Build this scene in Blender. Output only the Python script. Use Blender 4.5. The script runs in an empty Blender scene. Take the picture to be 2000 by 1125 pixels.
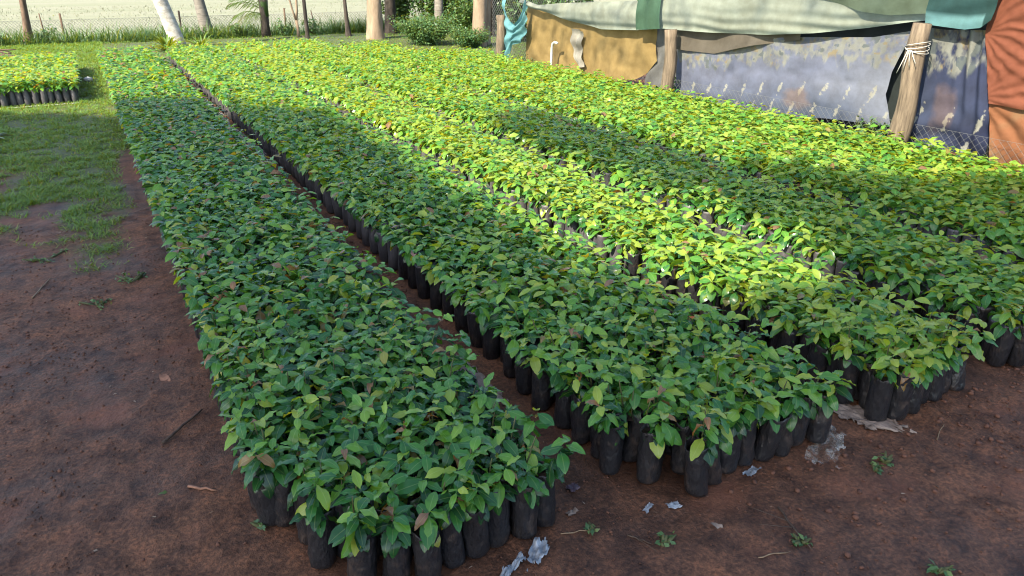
import bpy, math, random
import numpy as np
from mathutils import Matrix, Vector

random.seed(7)
rng = np.random.default_rng(11)
R = math.radians
scene = bpy.context.scene
C = scene.collection

# ------------------------------------------------------------------ camera
H, PITCH, YAW, FPX = 1.60, R(23.5), R(28.9), 1444.0
cam_d = bpy.data.cameras.new('camera')
cam_d.sensor_width = 36.0
cam_d.lens = 36.0 * FPX / 2000.0
cam_d.clip_start = 0.05
cam_d.clip_end = 2000.0
cam = bpy.data.objects.new('camera', cam_d)
C.objects.link(cam)
cam.location = (0, 0, H)
cam.rotation_euler = (R(90) - PITCH, 0, -YAW)
scene.camera = cam

# ------------------------------------------------------------------ sky, sun, exposure
SUN_EL = R(42)
AZ = Vector((0.93, 0.37)).normalized()                      # way the sunlight travels over the ground
SUN_D = Vector((AZ.x * math.cos(SUN_EL), AZ.y * math.cos(SUN_EL), -math.sin(SUN_EL)))
world = bpy.data.worlds.new('World')
scene.world = world
world.use_nodes = True
wn = world.node_tree
sky = wn.nodes.new('ShaderNodeTexSky')
sky.sky_type = 'NISHITA'
sky.sun_disc = False
sky.sun_elevation = SUN_EL
sky.sun_rotation = math.atan2(-AZ.x, -AZ.y)
sky.air_density = 1.0
sky.dust_density = 1.5
wn.links.new(sky.outputs[0], wn.nodes['Background'].inputs[0])
wn.nodes['Background'].inputs[1].default_value = 0.15
sun_d = bpy.data.lights.new('sun', 'SUN')
sun_d.energy = 5.0
sun_d.angle = R(0.6)
sun_d.color = (1.0, 0.90, 0.70)
sun = bpy.data.objects.new('sun', sun_d)
C.objects.link(sun)
sun.location = (-20, -10, 20)
sun.rotation_euler = SUN_D.to_track_quat('-Z', 'Y').to_euler()
scene.view_settings.view_transform = 'Standard'
scene.view_settings.look = 'None'
scene.view_settings.exposure = 1.62
scene.view_settings.gamma = 1.0
scene.view_settings.use_curve_mapping = False
scene.cycles.use_denoising = True
scene.cycles.filter_width = 1.1
scene.cycles.max_bounces = 6
scene.cycles.transparent_max_bounces = 6


# ------------------------------------------------------------------ helpers
def tag(o, label=None, cat=None, group=None, kind=None):
    if label: o['label'] = label
    if cat: o['category'] = cat
    if group: o['group'] = group
    if kind: o['kind'] = kind
    return o


def empty(name, loc=(0, 0, 0), rz=0.0):
    o = bpy.data.objects.new(name, None)
    o.empty_display_size = 0.05
    C.objects.link(o)
    o.location = loc
    o.rotation_euler = (0, 0, rz)
    return o


def mesh_np(name, V, polys, mat, uv=None, attrs=None, smooth=True, cols=None):
    """V (n,3); polys: list of (m,k) int arrays; uv per vertex; attrs {name: per vertex float}; cols per vertex rgb."""
    me = bpy.data.meshes.new(name)
    V = np.asarray(V, dtype=np.float32)
    polys = [np.asarray(p, dtype=np.int32) for p in polys if len(p)]
    loops = np.concatenate([p.ravel() for p in polys])
    sizes = np.concatenate([np.full(len(p), p.shape[1], np.int32) for p in polys])
    starts = np.concatenate([[0], np.cumsum(sizes)[:-1]]).astype(np.int32)
    me.vertices.add(len(V)); me.vertices.foreach_set('co', V.ravel())
    me.loops.add(len(loops)); me.loops.foreach_set('vertex_index', loops)
    me.polygons.add(len(sizes))
    me.polygons.foreach_set('loop_start', starts)
    me.polygons.foreach_set('loop_total', sizes)
    if smooth:
        me.polygons.foreach_set('use_smooth', np.ones(len(sizes), dtype=bool))
    if uv is not None:
        l = me.uv_layers.new(name='UVMap')
        l.data.foreach_set('uv', np.asarray(uv, np.float32)[loops].ravel())
    for k, a in (attrs or {}).items():
        at = me.attributes.new(k, 'FLOAT', 'POINT')
        at.data.foreach_set('value', np.asarray(a, np.float32))
    if cols is not None:
        at = me.attributes.new('print', 'FLOAT_COLOR', 'POINT')
        c4 = np.ones((len(V), 4), np.float32); c4[:, :3] = cols
        at.data.foreach_set('color', c4.ravel())
    me.update(calc_edges=True)
    if mat is not None:
        me.materials.append(mat)
    return me


def obj(name, me, parent=None, loc=None):
    o = bpy.data.objects.new(name, me)
    C.objects.link(o)
    if parent is not None:
        o.parent = parent
    if loc is not None:
        o.location = loc
    return o


class MB:
    """collects vertices and faces for one mesh"""
    def __init__(self): self.v = []; self.f = []; self.uv = []
    def add(self, V, F, uv=None):
        b = len(self.v)
        self.v += [tuple(p) for p in V]
        self.f += [tuple(i + b for i in q) for q in F]
        self.uv += [tuple(u) for u in (uv if uv is not None else [(0.5, 0.5)] * len(V))]
    def build(self, name, mat, parent=None, loc=None, smooth=True):
        tri = [q for q in self.f if len(q) == 3]; qd = [q for q in self.f if len(q) == 4]
        me = mesh_np(name, self.v, [np.array(tri, np.int32).reshape(-1, 3), np.array(qd, np.int32).reshape(-1, 4)], mat, uv=self.uv, smooth=smooth)
        return obj(name, me, parent, loc)
    def tube(self, path, rad, n=8, cap=True, wob=0.0, seed=0, square=0.0):
        r = np.random.default_rng(seed)
        path = np.array(path, float); k = len(path)
        rad = np.full(k, rad, float) if np.isscalar(rad) else np.array(rad, float)
        ph = r.uniform(0, 6.28, 4)
        V = []; UV = []
        ref = np.array([0.31, 0.12, 0.9]) if abs(np.dot(path[-1] - path[0], (0, 0, 1))) < .6 * np.linalg.norm(path[-1] - path[0]) else np.array([1., 0.05, 0.])
        L = 0.0
        for i in range(k):
            t = path[min(i + 1, k - 1)] - path[max(i - 1, 0)]
            t /= (np.linalg.norm(t) + 1e-9)
            a = np.cross(t, ref); a /= (np.linalg.norm(a) + 1e-9)
            b = np.cross(t, a)
            if i: L += np.linalg.norm(path[i] - path[i - 1])
            for j in range(n):
                th = 2 * math.pi * j / n
                rr = rad[i] * (1 + wob * (math.sin(2 * th + ph[0] + L * 2) * .5 + math.sin(3 * th + ph[1] - L * 3) * .3 + math.sin(5 * th + ph[2] + L * 5) * .25 + r.normal() * .18))
                if square:
                    rr *= 1 + square * (1 / max(abs(math.cos(th)), abs(math.sin(th))) - 1.2)
                V.append(path[i] + rr * (math.cos(th) * a + math.sin(th) * b)); UV.append((j / n, L))
        F = [(i * n + j, i * n + (j + 1) % n, (i + 1) * n + (j + 1) % n, (i + 1) * n + j) for i in range(k - 1) for j in range(n)]
        if cap:
            c0 = len(V); V.append(path[0]); UV.append((.5, 0)); V.append(path[-1]); UV.append((.5, L))
            F += [(c0, (j + 1) % n, j) for j in range(n)] + [(c0 + 1, (k - 1) * n + j, (k - 1) * n + (j + 1) % n) for j in range(n)]
        self.add(V, F, UV)
        return self


def inst(tV, tF, tUV, M, T):
    """instances of a template: M (k,3,3), T (k,3) -> V, F(list), UV"""
    k, n = len(T), len(tV)
    V = np.einsum('kij,nj->kni', M, tV) + T[:, None, :]
    F = [(f[None] + (np.arange(k) * n)[:, None, None]).reshape(-1, f.shape[1]) for f in tF]
    UV = np.tile(tUV, (k, 1))
    return V.reshape(-1, 3), F, UV


def rot_basis(az, pitch, roll, s):
    """matrices that point local +X along azimuth/pitch, roll about it, and scale"""
    ca, sa, cp, sp, cr, sr = np.cos(az), np.sin(az), np.cos(pitch), np.sin(pitch), np.cos(roll), np.sin(roll)
    X = np.stack([ca * cp, sa * cp, sp], -1)
    Y0 = np.stack([-sa, ca, np.zeros_like(az)], -1)
    Z0 = np.cross(X, Y0)
    Y = Y0 * cr[:, None] + Z0 * sr[:, None]
    Z = np.cross(X, Y)
    M = np.stack([X, Y, Z], -1)
    return M * s[:, None, None]


def vnoise(x, y, seed=0):
    """smooth value noise, vectorised"""
    xi, yi = np.floor(x).astype(np.int64), np.floor(y).astype(np.int64)
    fx, fy = x - xi, y - yi
    fx, fy = fx * fx * (3 - 2 * fx), fy * fy * (3 - 2 * fy)
    def h(a, b):
        n = (a * 374761393 + b * 668265263 + seed * 974634577) & 0x7fffffff
        n = ((n ^ (n >> 13)) * 1274126177) & 0x7fffffff
        return ((n ^ (n >> 16)) & 0xffff) / 65535.0
    return (h(xi, yi) * (1 - fx) + h(xi + 1, yi) * fx) * (1 - fy) + (h(xi, yi + 1) * (1 - fx) + h(xi + 1, yi + 1) * fx) * fy


def fbm(x, y, o=4, seed=0):
    s = 0; a = .5
    for i in range(o):
        s = s + a * (vnoise(x, y, seed + i) - .5); x = x * 2.03 + 11.3; y = y * 2.03 + 5.7; a *= .55
    return s


def in_poly(x, y, poly):
    inside = np.zeros(len(x), bool)
    j = len(poly) - 1
    for i in range(len(poly)):
        xi, yi = poly[i]; xj, yj = poly[j]
        c = ((yi > y) != (yj > y)) & (x < (xj - xi) * (y - yi) / (yj - yi + 1e-12) + xi)
        inside ^= c; j = i
    return inside


# ------------------------------------------------------------------ materials
def new_mat(name):
    m = bpy.data.materials.new(name); m.use_nodes = True
    nt = m.node_tree
    return m, nt, nt.nodes['Principled BSDF'], nt.nodes['Material Output']


def N(nt, t, **kw):
    n = nt.nodes.new(t)
    for k, v in kw.items():
        if k.startswith('i_'):
            key = k[2:]; key = int(key) if key.isdigit() else key.replace('_', ' ')
            n.inputs[key].default_value = v
        else:
            setattr(n, k, v)
    return n


def ramp(nt, stops, src):
    r = nt.nodes.new('ShaderNodeValToRGB')
    e = r.color_ramp.elements
    while len(e) < len(stops): e.new(0.5)
    for q, (p, c) in zip(e, stops): q.position = p; q.color = (*c, 1) if len(c) == 3 else c
    nt.links.new(src, r.inputs[0])
    return r.outputs[0]


def coords(nt, kind='Object'):
    return N(nt, 'ShaderNodeTexCoord').outputs[kind]


def noise(nt, scale, detail=4, rough=.6, vec=None):
    n = N(nt, 'ShaderNodeTexNoise'); n.inputs['Scale'].default_value = scale
    n.inputs['Detail'].default_value = detail; n.inputs['Roughness'].default_value = rough
    if vec is not None: nt.links.new(vec, n.inputs['Vector'])
    return n.outputs['Fac']


def bump(nt, src, bs, strength=.4, dist=.01):
    b = N(nt, 'ShaderNodeBump'); b.inputs['Strength'].default_value = strength; b.inputs['Distance'].default_value = dist
    nt.links.new(src, b.inputs['Height']); nt.links.new(b.outputs[0], bs.inputs['Normal'])
    return b


def mixc(nt, fac, a, b, blend='MIX'):
    m = N(nt, 'ShaderNodeMix', data_type='RGBA', blend_type=blend)
    for key, v in ((0, fac), (6, a), (7, b)):
        if isinstance(v, bpy.types.NodeSocket): nt.links.new(v, m.inputs[key])
        else: m.inputs[key].default_value = v if not isinstance(v, tuple) or len(v) == 4 else (*v, 1)
    return m.outputs[2]


def simple_mat(name, c1, c2, scale=8, rough=.8, bstr=.3, bdist=.005, detail=5, stretch=None, spec=.3):
    m, nt, bs, out = new_mat(name)
    co = coords(nt)
    if stretch:
        mp = N(nt, 'ShaderNodeMapping'); mp.inputs['Scale'].default_value = stretch
        nt.links.new(co, mp.inputs['Vector']); co = mp.outputs[0]
    f = noise(nt, scale, detail, .65, co)
    nt.links.new(ramp(nt, [(.3, c1), (.7, c2)], f), bs.inputs['Base Color'])
    bs.inputs['Roughness'].default_value = rough
    bs.inputs['Specular IOR Level'].default_value = spec
    bump(nt, f, bs, bstr, bdist)
    return m


def leafy(name, stops, source, transl=.36, rough=.27, veins=True, tcol=None, spec=.5):
    """leaf blade: colour by a per-leaf value, paler ribs along the blade, some light passes through"""
    m, nt, bs, out = new_mat(name)
    if source == 'attr':
        fac = N(nt, 'ShaderNodeAttribute', attribute_type='GEOMETRY', attribute_name='tint').outputs['Fac']
    elif source == 'obj':
        fac = N(nt, 'ShaderNodeAttribute', attribute_type='OBJECT', attribute_name='tint').outputs['Fac']
    else:
        fac = N(nt, 'ShaderNodeNewGeometry').outputs['Random Per Island']
    col = ramp(nt, stops, fac)
    if veins:
        uv = N(nt, 'ShaderNodeTexCoord').outputs['UV']
        sp = N(nt, 'ShaderNodeSeparateXYZ'); nt.links.new(uv, sp.inputs[0])
        a = N(nt, 'ShaderNodeMath', operation='SUBTRACT', i_1=.5); nt.links.new(sp.outputs[0], a.inputs[0])
        b = N(nt, 'ShaderNodeMath', operation='ABSOLUTE'); nt.links.new(a.outputs[0], b.inputs[0])
        c = N(nt, 'ShaderNodeMapRange', i_1=0.0, i_2=.05, i_3=.55, i_4=0.0); nt.links.new(b.outputs[0], c.inputs[0])
        col = mixc(nt, c.outputs[0], col, mixc(nt, .5, col, (.32, .42, .16)))
        blotch = noise(nt, 34, 3, .6, coords(nt))
        k = N(nt, 'ShaderNodeMapRange', i_1=.69, i_2=.76, i_3=0.0, i_4=.6); nt.links.new(blotch, k.inputs[0])
        col = mixc(nt, k.outputs[0], col, (.16, .12, .035))
    nt.links.new(col, bs.inputs['Base Color'])
    bs.inputs['Roughness'].default_value = rough
    bs.inputs['Specular IOR Level'].default_value = spec
    tr = N(nt, 'ShaderNodeBsdfTranslucent')
    tc = mixc(nt, 1.0, col, tcol or (3.3, 1.9, .35, 1), 'MULTIPLY')
    nt.links.new(tc, tr.inputs['Color'])
    mx = N(nt, 'ShaderNodeMixShader'); mx.inputs[0].default_value = transl
    nt.links.new(bs.outputs[0], mx.inputs[1]); nt.links.new(tr.outputs[0], mx.inputs[2])
    nt.links.new(mx.outputs[0], out.inputs['Surface'])
    return m


LEAF_STOPS = [(0.0, (.014, .060, .020)), (.30, (.036, .150, .030)), (.60, (.098, .245, .030)), (.80, (.180, .315, .040)),
              (.86, (.25, .29, .040)), (.90, (.17, .14, .045)), (.95, (.20, .11, .05)), (1.0, (.19, .115, .07))]
M_leaf = leafy('seedling_leaf', LEAF_STOPS, 'attr')
M_leaf_o = leafy('seedling_leaf_single', LEAF_STOPS, 'obj')


def tint(n, dead=.02, fresh=.5):
    t = np.clip(rng.normal(fresh, .22, n), 0, .83)
    u = rng.random(n)
    t = np.where(u < dead, rng.uniform(.89, 1, n), t)
    return np.where((u >= dead) & (u < dead * 1.7), rng.uniform(.84, .88, n), t)


# polythene of the bags
M_bag, nt, bs, out = new_mat('black_polythene')
co = coords(nt); gi = N(nt, 'ShaderNodeObjectInfo').outputs['Random']
mp = N(nt, 'ShaderNodeVectorMath', operation='ADD'); nt.links.new(co, mp.inputs[0])
cx = N(nt, 'ShaderNodeCombineXYZ'); mm = N(nt, 'ShaderNodeMath', operation='MULTIPLY', i_1=37.0); nt.links.new(gi, mm.inputs[0]); nt.links.new(mm.outputs[0], cx.inputs[0]); nt.links.new(cx.outputs[0], mp.inputs[1])
f1 = noise(nt, 16, 5, .7, mp.outputs[0])
dust = ramp(nt, [(.53, (0, 0, 0)), (.74, (.65, .65, .65))], f1)
nt.links.new(mixc(nt, dust, (.015, .015, .017), (.085, .058, .043)), bs.inputs['Base Color'])
wr = N(nt, 'ShaderNodeTexNoise'); wr.inputs['Scale'].default_value = 42; wr.inputs['Detail'].default_value = 3
ms = N(nt, 'ShaderNodeMapping'); ms.inputs['Scale'].default_value = (1, 1, .45); nt.links.new(mp.outputs[0], ms.inputs[0]); nt.links.new(ms.outputs[0], wr.inputs['Vector'])
bump(nt, wr.outputs['Fac'], bs, .9, .014)
bs.inputs['Roughness'].default_value = .36
bs.inputs['Specular IOR Level'].default_value = .45

M_soil = simple_mat('potting_soil', (.010, .007, .005), (.035, .021, .014), 60, .95, .6, .006)
M_stem = simple_mat('green_stem', (.045, .06, .02), (.09, .085, .03), 30, .6, .2)

# ground: laterite earth, damp and trodden; turf soil to the left and at the back
M_ground, nt, bs, out = new_mat('laterite_ground')
co = coords(nt)
n1 = noise(nt, .9, 5, .6, co); n2 = noise(nt, 9, 6, .7, co); n3 = noise(nt, 70, 4, .7, co)
earth = ramp(nt, [(.30, (.066, .031, .017)), (.5, (.114, .051, .027)), (.72, (.168, .076, .038))], n1)
grain = ramp(nt, [(.33, (.35, .33, .33)), (.52, (.85, .85, .85)), (.72, (1.35, 1.25, 1.15))], n2)
col = mixc(nt, 1.0, earth, grain, 'MULTIPLY')
fine = ramp(nt, [(.36, (.4, .38, .37)), (.5, (.95, .95, .95)), (.62, (1.7, 1.6, 1.5))], n3)
col = mixc(nt, .7, col, mixc(nt, 1.0, col, fine, 'MULTIPLY'))
redf = ramp(nt, [(.56, (0, 0, 0)), (.70, (.6, .6, .6))], noise(nt, 2.3, 4, .6, co))
col = mixc(nt, redf, col, (.165, .062, .034))
turf = N(nt, 'ShaderNodeAttribute', attribute_name='turf').outputs['Fac']
grs = ramp(nt, [(.3, (.050, .060, .024)), (.7, (.085, .100, .036))], noise(nt, 20, 5, .7, co))
col = mixc(nt, turf, col, grs)
nt.links.new(col, bs.inputs['Base Color'])
rr = ramp(nt, [(.35, (.55, .55, .55)), (.6, (.9, .9, .9))], n1); nt.links.new(rr, bs.inputs['Roughness'])
bs.inputs['Specular IOR Level'].default_value = .3
hs = N(nt, 'ShaderNodeMath', operation='ADD'); nt.links.new(n2, hs.inputs[0])
h2 = N(nt, 'ShaderNodeMath', operation='MULTIPLY', i_1=.5); nt.links.new(n3, h2.inputs[0]); nt.links.new(h2.outputs[0], hs.inputs[1])
bump(nt, hs.outputs[0], bs, .8, .014)

M_field, nt, bs, out = new_mat('ripe_paddy')
co = coords(nt)
mp = N(nt, 'ShaderNodeMapping'); mp.inputs['Scale'].default_value = (.12, 1, 1); mp.inputs['Rotation'].default_value = (0, 0, R(8)); nt.links.new(co, mp.inputs[0])
nb = noise(nt, .35, 4, .6, mp.outputs[0]); ns = noise(nt, 6, 5, .7, co)
col = ramp(nt, [(.32, (.17, .185, .115)), (.5, (.208, .212, .145)), (.68, (.235, .23, .175))], nb)
col = mixc(nt, .35, col, ramp(nt, [(.3, (.165, .18, .125)), (.7, (.24, .238, .185))], ns))
nt.links.new(col, bs.inputs['Base Color']); bs.inputs['Roughness'].default_value = .9; bs.inputs['Specular IOR Level'].default_value = .1
bump(nt, ns, bs, .6, .1)

M_grass = leafy('grass_blade', [(0, (.055, .13, .022)), (.6, (.105, .21, .03)), (.9, (.17, .23, .05)), (1, (.26, .22, .10))], 'attr', .35, .5, False)
M_weed = leafy('weed_leaf', [(0, (.035, .10, .04)), (.6, (.065, .15, .05)), (1, (.11, .18, .055))], 'attr', .35, .5, False)
M_tree_leaf = leafy('tree_leaf', [(0, (.030, .075, .022)), (.6, (.055, .12, .03)), (1, (.10, .17, .04))], 'attr', .25, .45, False)
M_palm_leaf = leafy('palm_leaf', [(0, (.06, .11, .03)), (1, (.13, .20, .05))], 'attr', .3, .4, False)
M_yellow_leaf = leafy('pale_strap_leaf', [(0, (.07, .14, .025)), (1, (.14, .22, .035))], 'attr', .3, .4, False)
M_pebble = simple_mat('laterite_pebble', (.06, .028, .019), (.145, .064, .038), 14, .85, .4, .004)
M_bark_brown = simple_mat('brown_bark', (.06, .04, .028), (.15, .10, .07), 7, .9, .8, .02, stretch=(2.5, 2.5, .6))
M_bark_pale = simple_mat('pale_bark', (.15, .11, .075), (.27, .20, .14), 6, .85, .7, .02, stretch=(2, 2, .5))
M_bark_white = simple_mat('whitewashed_bark', (.16, .14, .12), (.50, .48, .43), 5, .85, .6, .02, stretch=(1.4, 1.4, 2.2))
M_bark_grey = simple_mat('grey_bark', (.10, .09, .08), (.22, .20, .175), 6, .9, .7, .02, stretch=(1, 1, 3.5))
M_bark_dark = simple_mat('dark_bark', (.018, .015, .012), (.075, .06, .05), 7, .9, .8, .02, stretch=(2, 2, .8))
M_timber = simple_mat('split_timber', (.055, .041, .029), (.195, .150, .104), 13, .8, .6, .008, stretch=(3, 3, .35))
M_dry = simple_mat('dry_stalk', (.12, .08, .045), (.25, .18, .11), 40, .8, .3)
M_dryleaf = simple_mat('dead_leaf', (.13, .06, .035), (.30, .15, .09), 30, .7, .4)
M_darktwig = simple_mat('wet_twig', (.03, .02, .015), (.09, .06, .04), 30, .8, .3)
M_wire = simple_mat('galvanised_wire', (.07, .075, .075), (.12, .125, .125), 20, .5, .1, spec=.5)
M_white = simple_mat('white_plastic', (.35, .35, .34), (.48, .48, .47), 20, .5, .2)
M_silver = simple_mat('silver_film', (.10, .115, .13), (.36, .39, .42), 26, .3, .6, .01, spec=.8)
M_sack = simple_mat('beige_sacking', (.12, .085, .065), (.26, .205, .165), 24, .85, .6, .006)
M_sunlit_strip = simple_mat('pale_grey_plastic', (.13, .125, .13), (.25, .24, .25), 14, .5, .5, .006)
M_rope = simple_mat('white_twine', (.32, .31, .28), (.45, .44, .41), 60, .8, .3)

# ------------------------------------------------------------------ ground
def axis(a0, a1, b0, b1, n_in, n_out):
    inn = np.linspace(b0, b1, n_in)
    lo = b0 - np.geomspace(1, b0 - a0 + 1, n_out)[::-1] + 1
    hi = b1 + np.geomspace(1, a1 - b1 + 1, n_out) - 1
    return np.concatenate([lo[:-1], inn, hi[1:]])


def ground_z(x, y):
    near = np.clip(1 - (np.hypot(x - 1.5, y - 2) - 7) / 5, 0, 1)
    z = near * (fbm(x * 1.3, y * 1.3, 3, 3) * .03 + fbm(x * 11, y * 11, 4, 21) * .034 * (0.4 + fbm(x * .8, y * .8, 2, 5) + .3) )
    s = np.clip((y - 20.2) / 2.6, 0, 1)
    return z - .012 - .6 * s * s * (3 - 2 * s)


def turf_mask(x, y):
    edge = 4.35 + .9 * np.clip((-.25 - x) / .4, 0, 1) + 2.2 * fbm(x * 1.3 + 3, y * 1.3, 4, 8)
    m = np.clip((y - edge) / .7, 0, 1)
    m = m * np.clip((.08 + .22 * np.clip((y - 7) / 2, 0, 1) - x + fbm(x * 2, y * 2, 3, 9) * .3) / .14, 0, 1)
    m = m * np.clip((fbm(x * 2.1, y * 2.1, 4, 33) + .22 + .2 * np.clip((y - 6) / 3, 0, 1)) / .14, 0, 1)
    back = np.clip((y - 15.9 + 5.5 * np.clip((x - 5.0) / 1.2, 0, 1) + fbm(x, y, 2, 4)) / .8, 0, 1)
    return np.maximum(m, back)


xs = axis(-300, 300, -1.6, 3.6, 340, 24); ys = axis(-60, 700, .3, 6.0, 340, 30)
gx, gy = np.meshgrid(xs, ys)
GV = np.stack([gx.ravel(), gy.ravel(), ground_z(gx.ravel(), gy.ravel())], -1)
nx, ny = len(xs), len(ys)
ii = (np.arange(ny - 1)[:, None] * nx + np.arange(nx - 1)[None]).ravel()
GF = np.stack([ii, ii + 1, ii + nx + 1, ii + nx], -1)
g = obj('ground', mesh_np('ground', GV, [GF], M_ground, attrs={'turf': turf_mask(GV[:, 0], GV[:, 1])}))
tag(g, kind='structure')

fx = np.linspace(-160, 260, 120); fy = 22.9 + np.geomspace(1, 400, 90) - 1
px_, py_ = np.meshgrid(fx, fy)
FV = np.stack([px_.ravel(), py_.ravel(), -.56 + fbm(px_.ravel() * .5, py_.ravel() * .5, 3, 2) * .06], -1)
ii = (np.arange(89)[:, None] * 120 + np.arange(119)[None]).ravel()
fo = obj('paddy_field', mesh_np('paddy_field', FV, [np.stack([ii, ii + 1, ii + 121, ii + 120], -1)], M_field))
tag(fo, kind='structure')

# ------------------------------------------------------------------ leaf templates
def leaf_tpl(stations, curl, fold, width=.46, petiole=.10, wave=0.0, seed=0):
    """blade along +X, unit length; pointed tip, folded along the rib, drooping tip"""
    r = np.random.default_rng(seed)
    ts = np.array(stations)
    prof = np.sin(np.pi * np.clip(ts, 0, 1) ** .86) ** .68 * (1 - .25 * np.clip(ts - .6, 0, 1))
    V = []; UV = []; quads = []; tris = []
    V.append((0, 0, 0)); UV.append((.5, 0))
    def spine(t):
        a = curl * t
        return petiole + t * (1 - .25 * (curl * t) ** 2 * .5), -curl * t * t * .5 + .02 * math.sin(t * 3)
    rows = []
    for i, t in enumerate(ts):
        x, z = spine(t); w = width * .5 * prof[i]
        zz = fold * w
        wv = wave * r.normal(size=2) * w
        rows.append(len(V))
        V += [(x, -w, z + zz + wv[0]), (x, 0, z), (x, w, z + zz + wv[1])]; UV += [(0, t), (.5, t), (1, t)]
    x, z = spine(1.0); tip = len(V); V.append((x, 0, z - .02)); UV.append((.5, 1))
    a = rows[0]; tris += [(0, a, a + 1), (0, a + 1, a + 2)]
    for p, q in zip(rows[:-1], rows[1:]):
        quads += [(p, q, q + 1, p + 1), (p + 1, q + 1, q + 2, p + 2)]
    p = rows[-1]; tris += [(p, tip, p + 1), (p + 1, tip, p + 2)]
    return np.array(V, float), [np.array(tris), np.array(quads).reshape(-1, 4)], np.array(UV, float)


NEAR_TPL = [leaf_tpl((.02, .10, .24, .40, .56, .72, .87, .95), c, fo_, w, .10, .25, s) for s, (c, fo_, w) in
            enumerate([(.55, .22, .50), (.8, -.2, .54), (.35, .3, .48), (1.05, -.25, .52), (.6, -.1, .57), (.25, .2, .46)])]
MID_TPL = [leaf_tpl((.04, .22, .50, .80), c, fo_, w, .10, .1, s) for s, (c, fo_, w) in enumerate([(.6, .25, .57), (.9, -.2, .62), (.3, .3, .54), (1.1, -.2, .58)])]
FAR_TPL = [leaf_tpl((.12, .55), c, fo_, w, .08, 0, s) for s, (c, fo_, w) in enumerate([(.6, .2, .64), (.9, -.2, .68), (.3, .25, .60)])]
near_meshes = [mesh_np('leaf', *t[:2], M_leaf_o, uv=t[2]) for t in NEAR_TPL]
dead_tpl = leaf_tpl((.03, .15, .35, .55, .75, .92), 1.1, .4, .46, .1, .35, 5)
near_meshes.append(mesh_np('leaf', *dead_tpl[:2], M_leaf_o, uv=dead_tpl[2]))

# ------------------------------------------------------------------ where the seedlings stand
BEDS = [  # x of first and last bag column, y of front and back row, dead share, freshness
    (0.235, 0.98, 1.56, 15.2, .045, .36), (1.33, 2.09, 1.50, 15.3, .022, .50), (2.41, 2.90, 1.44, 15.6, .014, .66),
    (3.24, 3.90, 1.46, 15.5, .012, .60), (4.25, 4.98, 1.4, 14.3, .016, .60), (5.10, 5.86, 1.3, 12.6, .016, .60),
    (-2.2, -0.24, 11.25, 15.0, .02, .58)]
DX, DY, BAG_R, BAG_H = .084, .077, .040, .20
pts = []
for b, (x0, x1, y0, y1, dead, fresh) in enumerate(BEDS):
    ncol = int(round((x1 - x0) / DX)); dx = (x1 - x0) / ncol
    nrow = int((y1 - y0) / DY)
    for r_ in range(nrow):
        odd = r_ % 2
        for c_ in range(ncol + 1 - odd):
            x = x0 + (c_ + .5 * odd) * dx + rng.normal(0, .006)
            y = y0 + r_ * DY + rng.normal(0, .008 if r_ else .02)
            if b == 0 and c_ < 3: y += (3 - c_) ** 1.9 * .05 * math.exp(-r_ * .16)      # rounded near corner
            if b == 1 and c_ < 2: y += (2 - c_) ** 1.5 * .08 * math.exp(-r_ * .3)
            if b == 1 and r_ == 0 and c_ == 2: y -= .06
            if b < 6 and b > 3 and y > 12 and x > 5.2 and y > 12.6 - (x - 5.2) * .8: continue
            pts.append((x, y, b, r_, c_, ncol - odd))
pts = np.array(pts)
nP = len(pts)


def project(x, y, z):
    X = x * math.cos(YAW) - y * math.sin(YAW); Y = x * math.sin(YAW) + y * math.cos(YAW); Z = z - H
    d = Y * math.cos(PITCH) - Z * math.sin(PITCH); u = Y * math.sin(PITCH) + Z * math.cos(PITCH)
    return 1000 + FPX * X / d, 562.5 - FPX * u / d, d


u_, v_, d_ = project(pts[:, 0], pts[:, 1], .30)
in_frame = (u_ > -40) & (u_ < 2030) & (v_ < 1150) & (d_ > .3)
score = np.where(in_frame, d_, 1e6)
edge_row = (pts[:, 3] == 0) & (pts[:, 2] < 3)
score = np.where(edge_row & in_frame, score - .6, score)
single = np.zeros(nP, bool)
single[np.argsort(score)[:300]] = True

# every seedling gets a stem and its leaves: height, count, lean
stem_h = np.clip(rng.normal(.105, .022, nP), .06, .16)
stem_h *= .85 + .5 * (fbm(pts[:, 0] * 2.2, pts[:, 1] * 2.2, 3, 77) + .3)
x0s = np.array([BEDS[int(b)][0] for b in pts[:, 2]]); x1s = np.array([BEDS[int(b)][1] for b in pts[:, 2]])
stem_h = np.where(rng.random(nP) < .05, stem_h * 1.35, stem_h)
lean_x = np.clip((pts[:, 0] - x1s + .08) / .08, 0, 1) * .55 - np.clip((x0s + .08 - pts[:, 0]) / .08, 0, 1) * .55 + rng.normal(0, .1, nP)
lean_x = np.where((pts[:, 2] > 1) | (pts[:, 0] > 1.9), lean_x * .8, np.where(pts[:, 0] < .5, lean_x * .45, lean_x))
lean_y = -np.clip(2 - pts[:, 3], 0, 2) * .16 + rng.normal(0, .1, nP)


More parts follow.
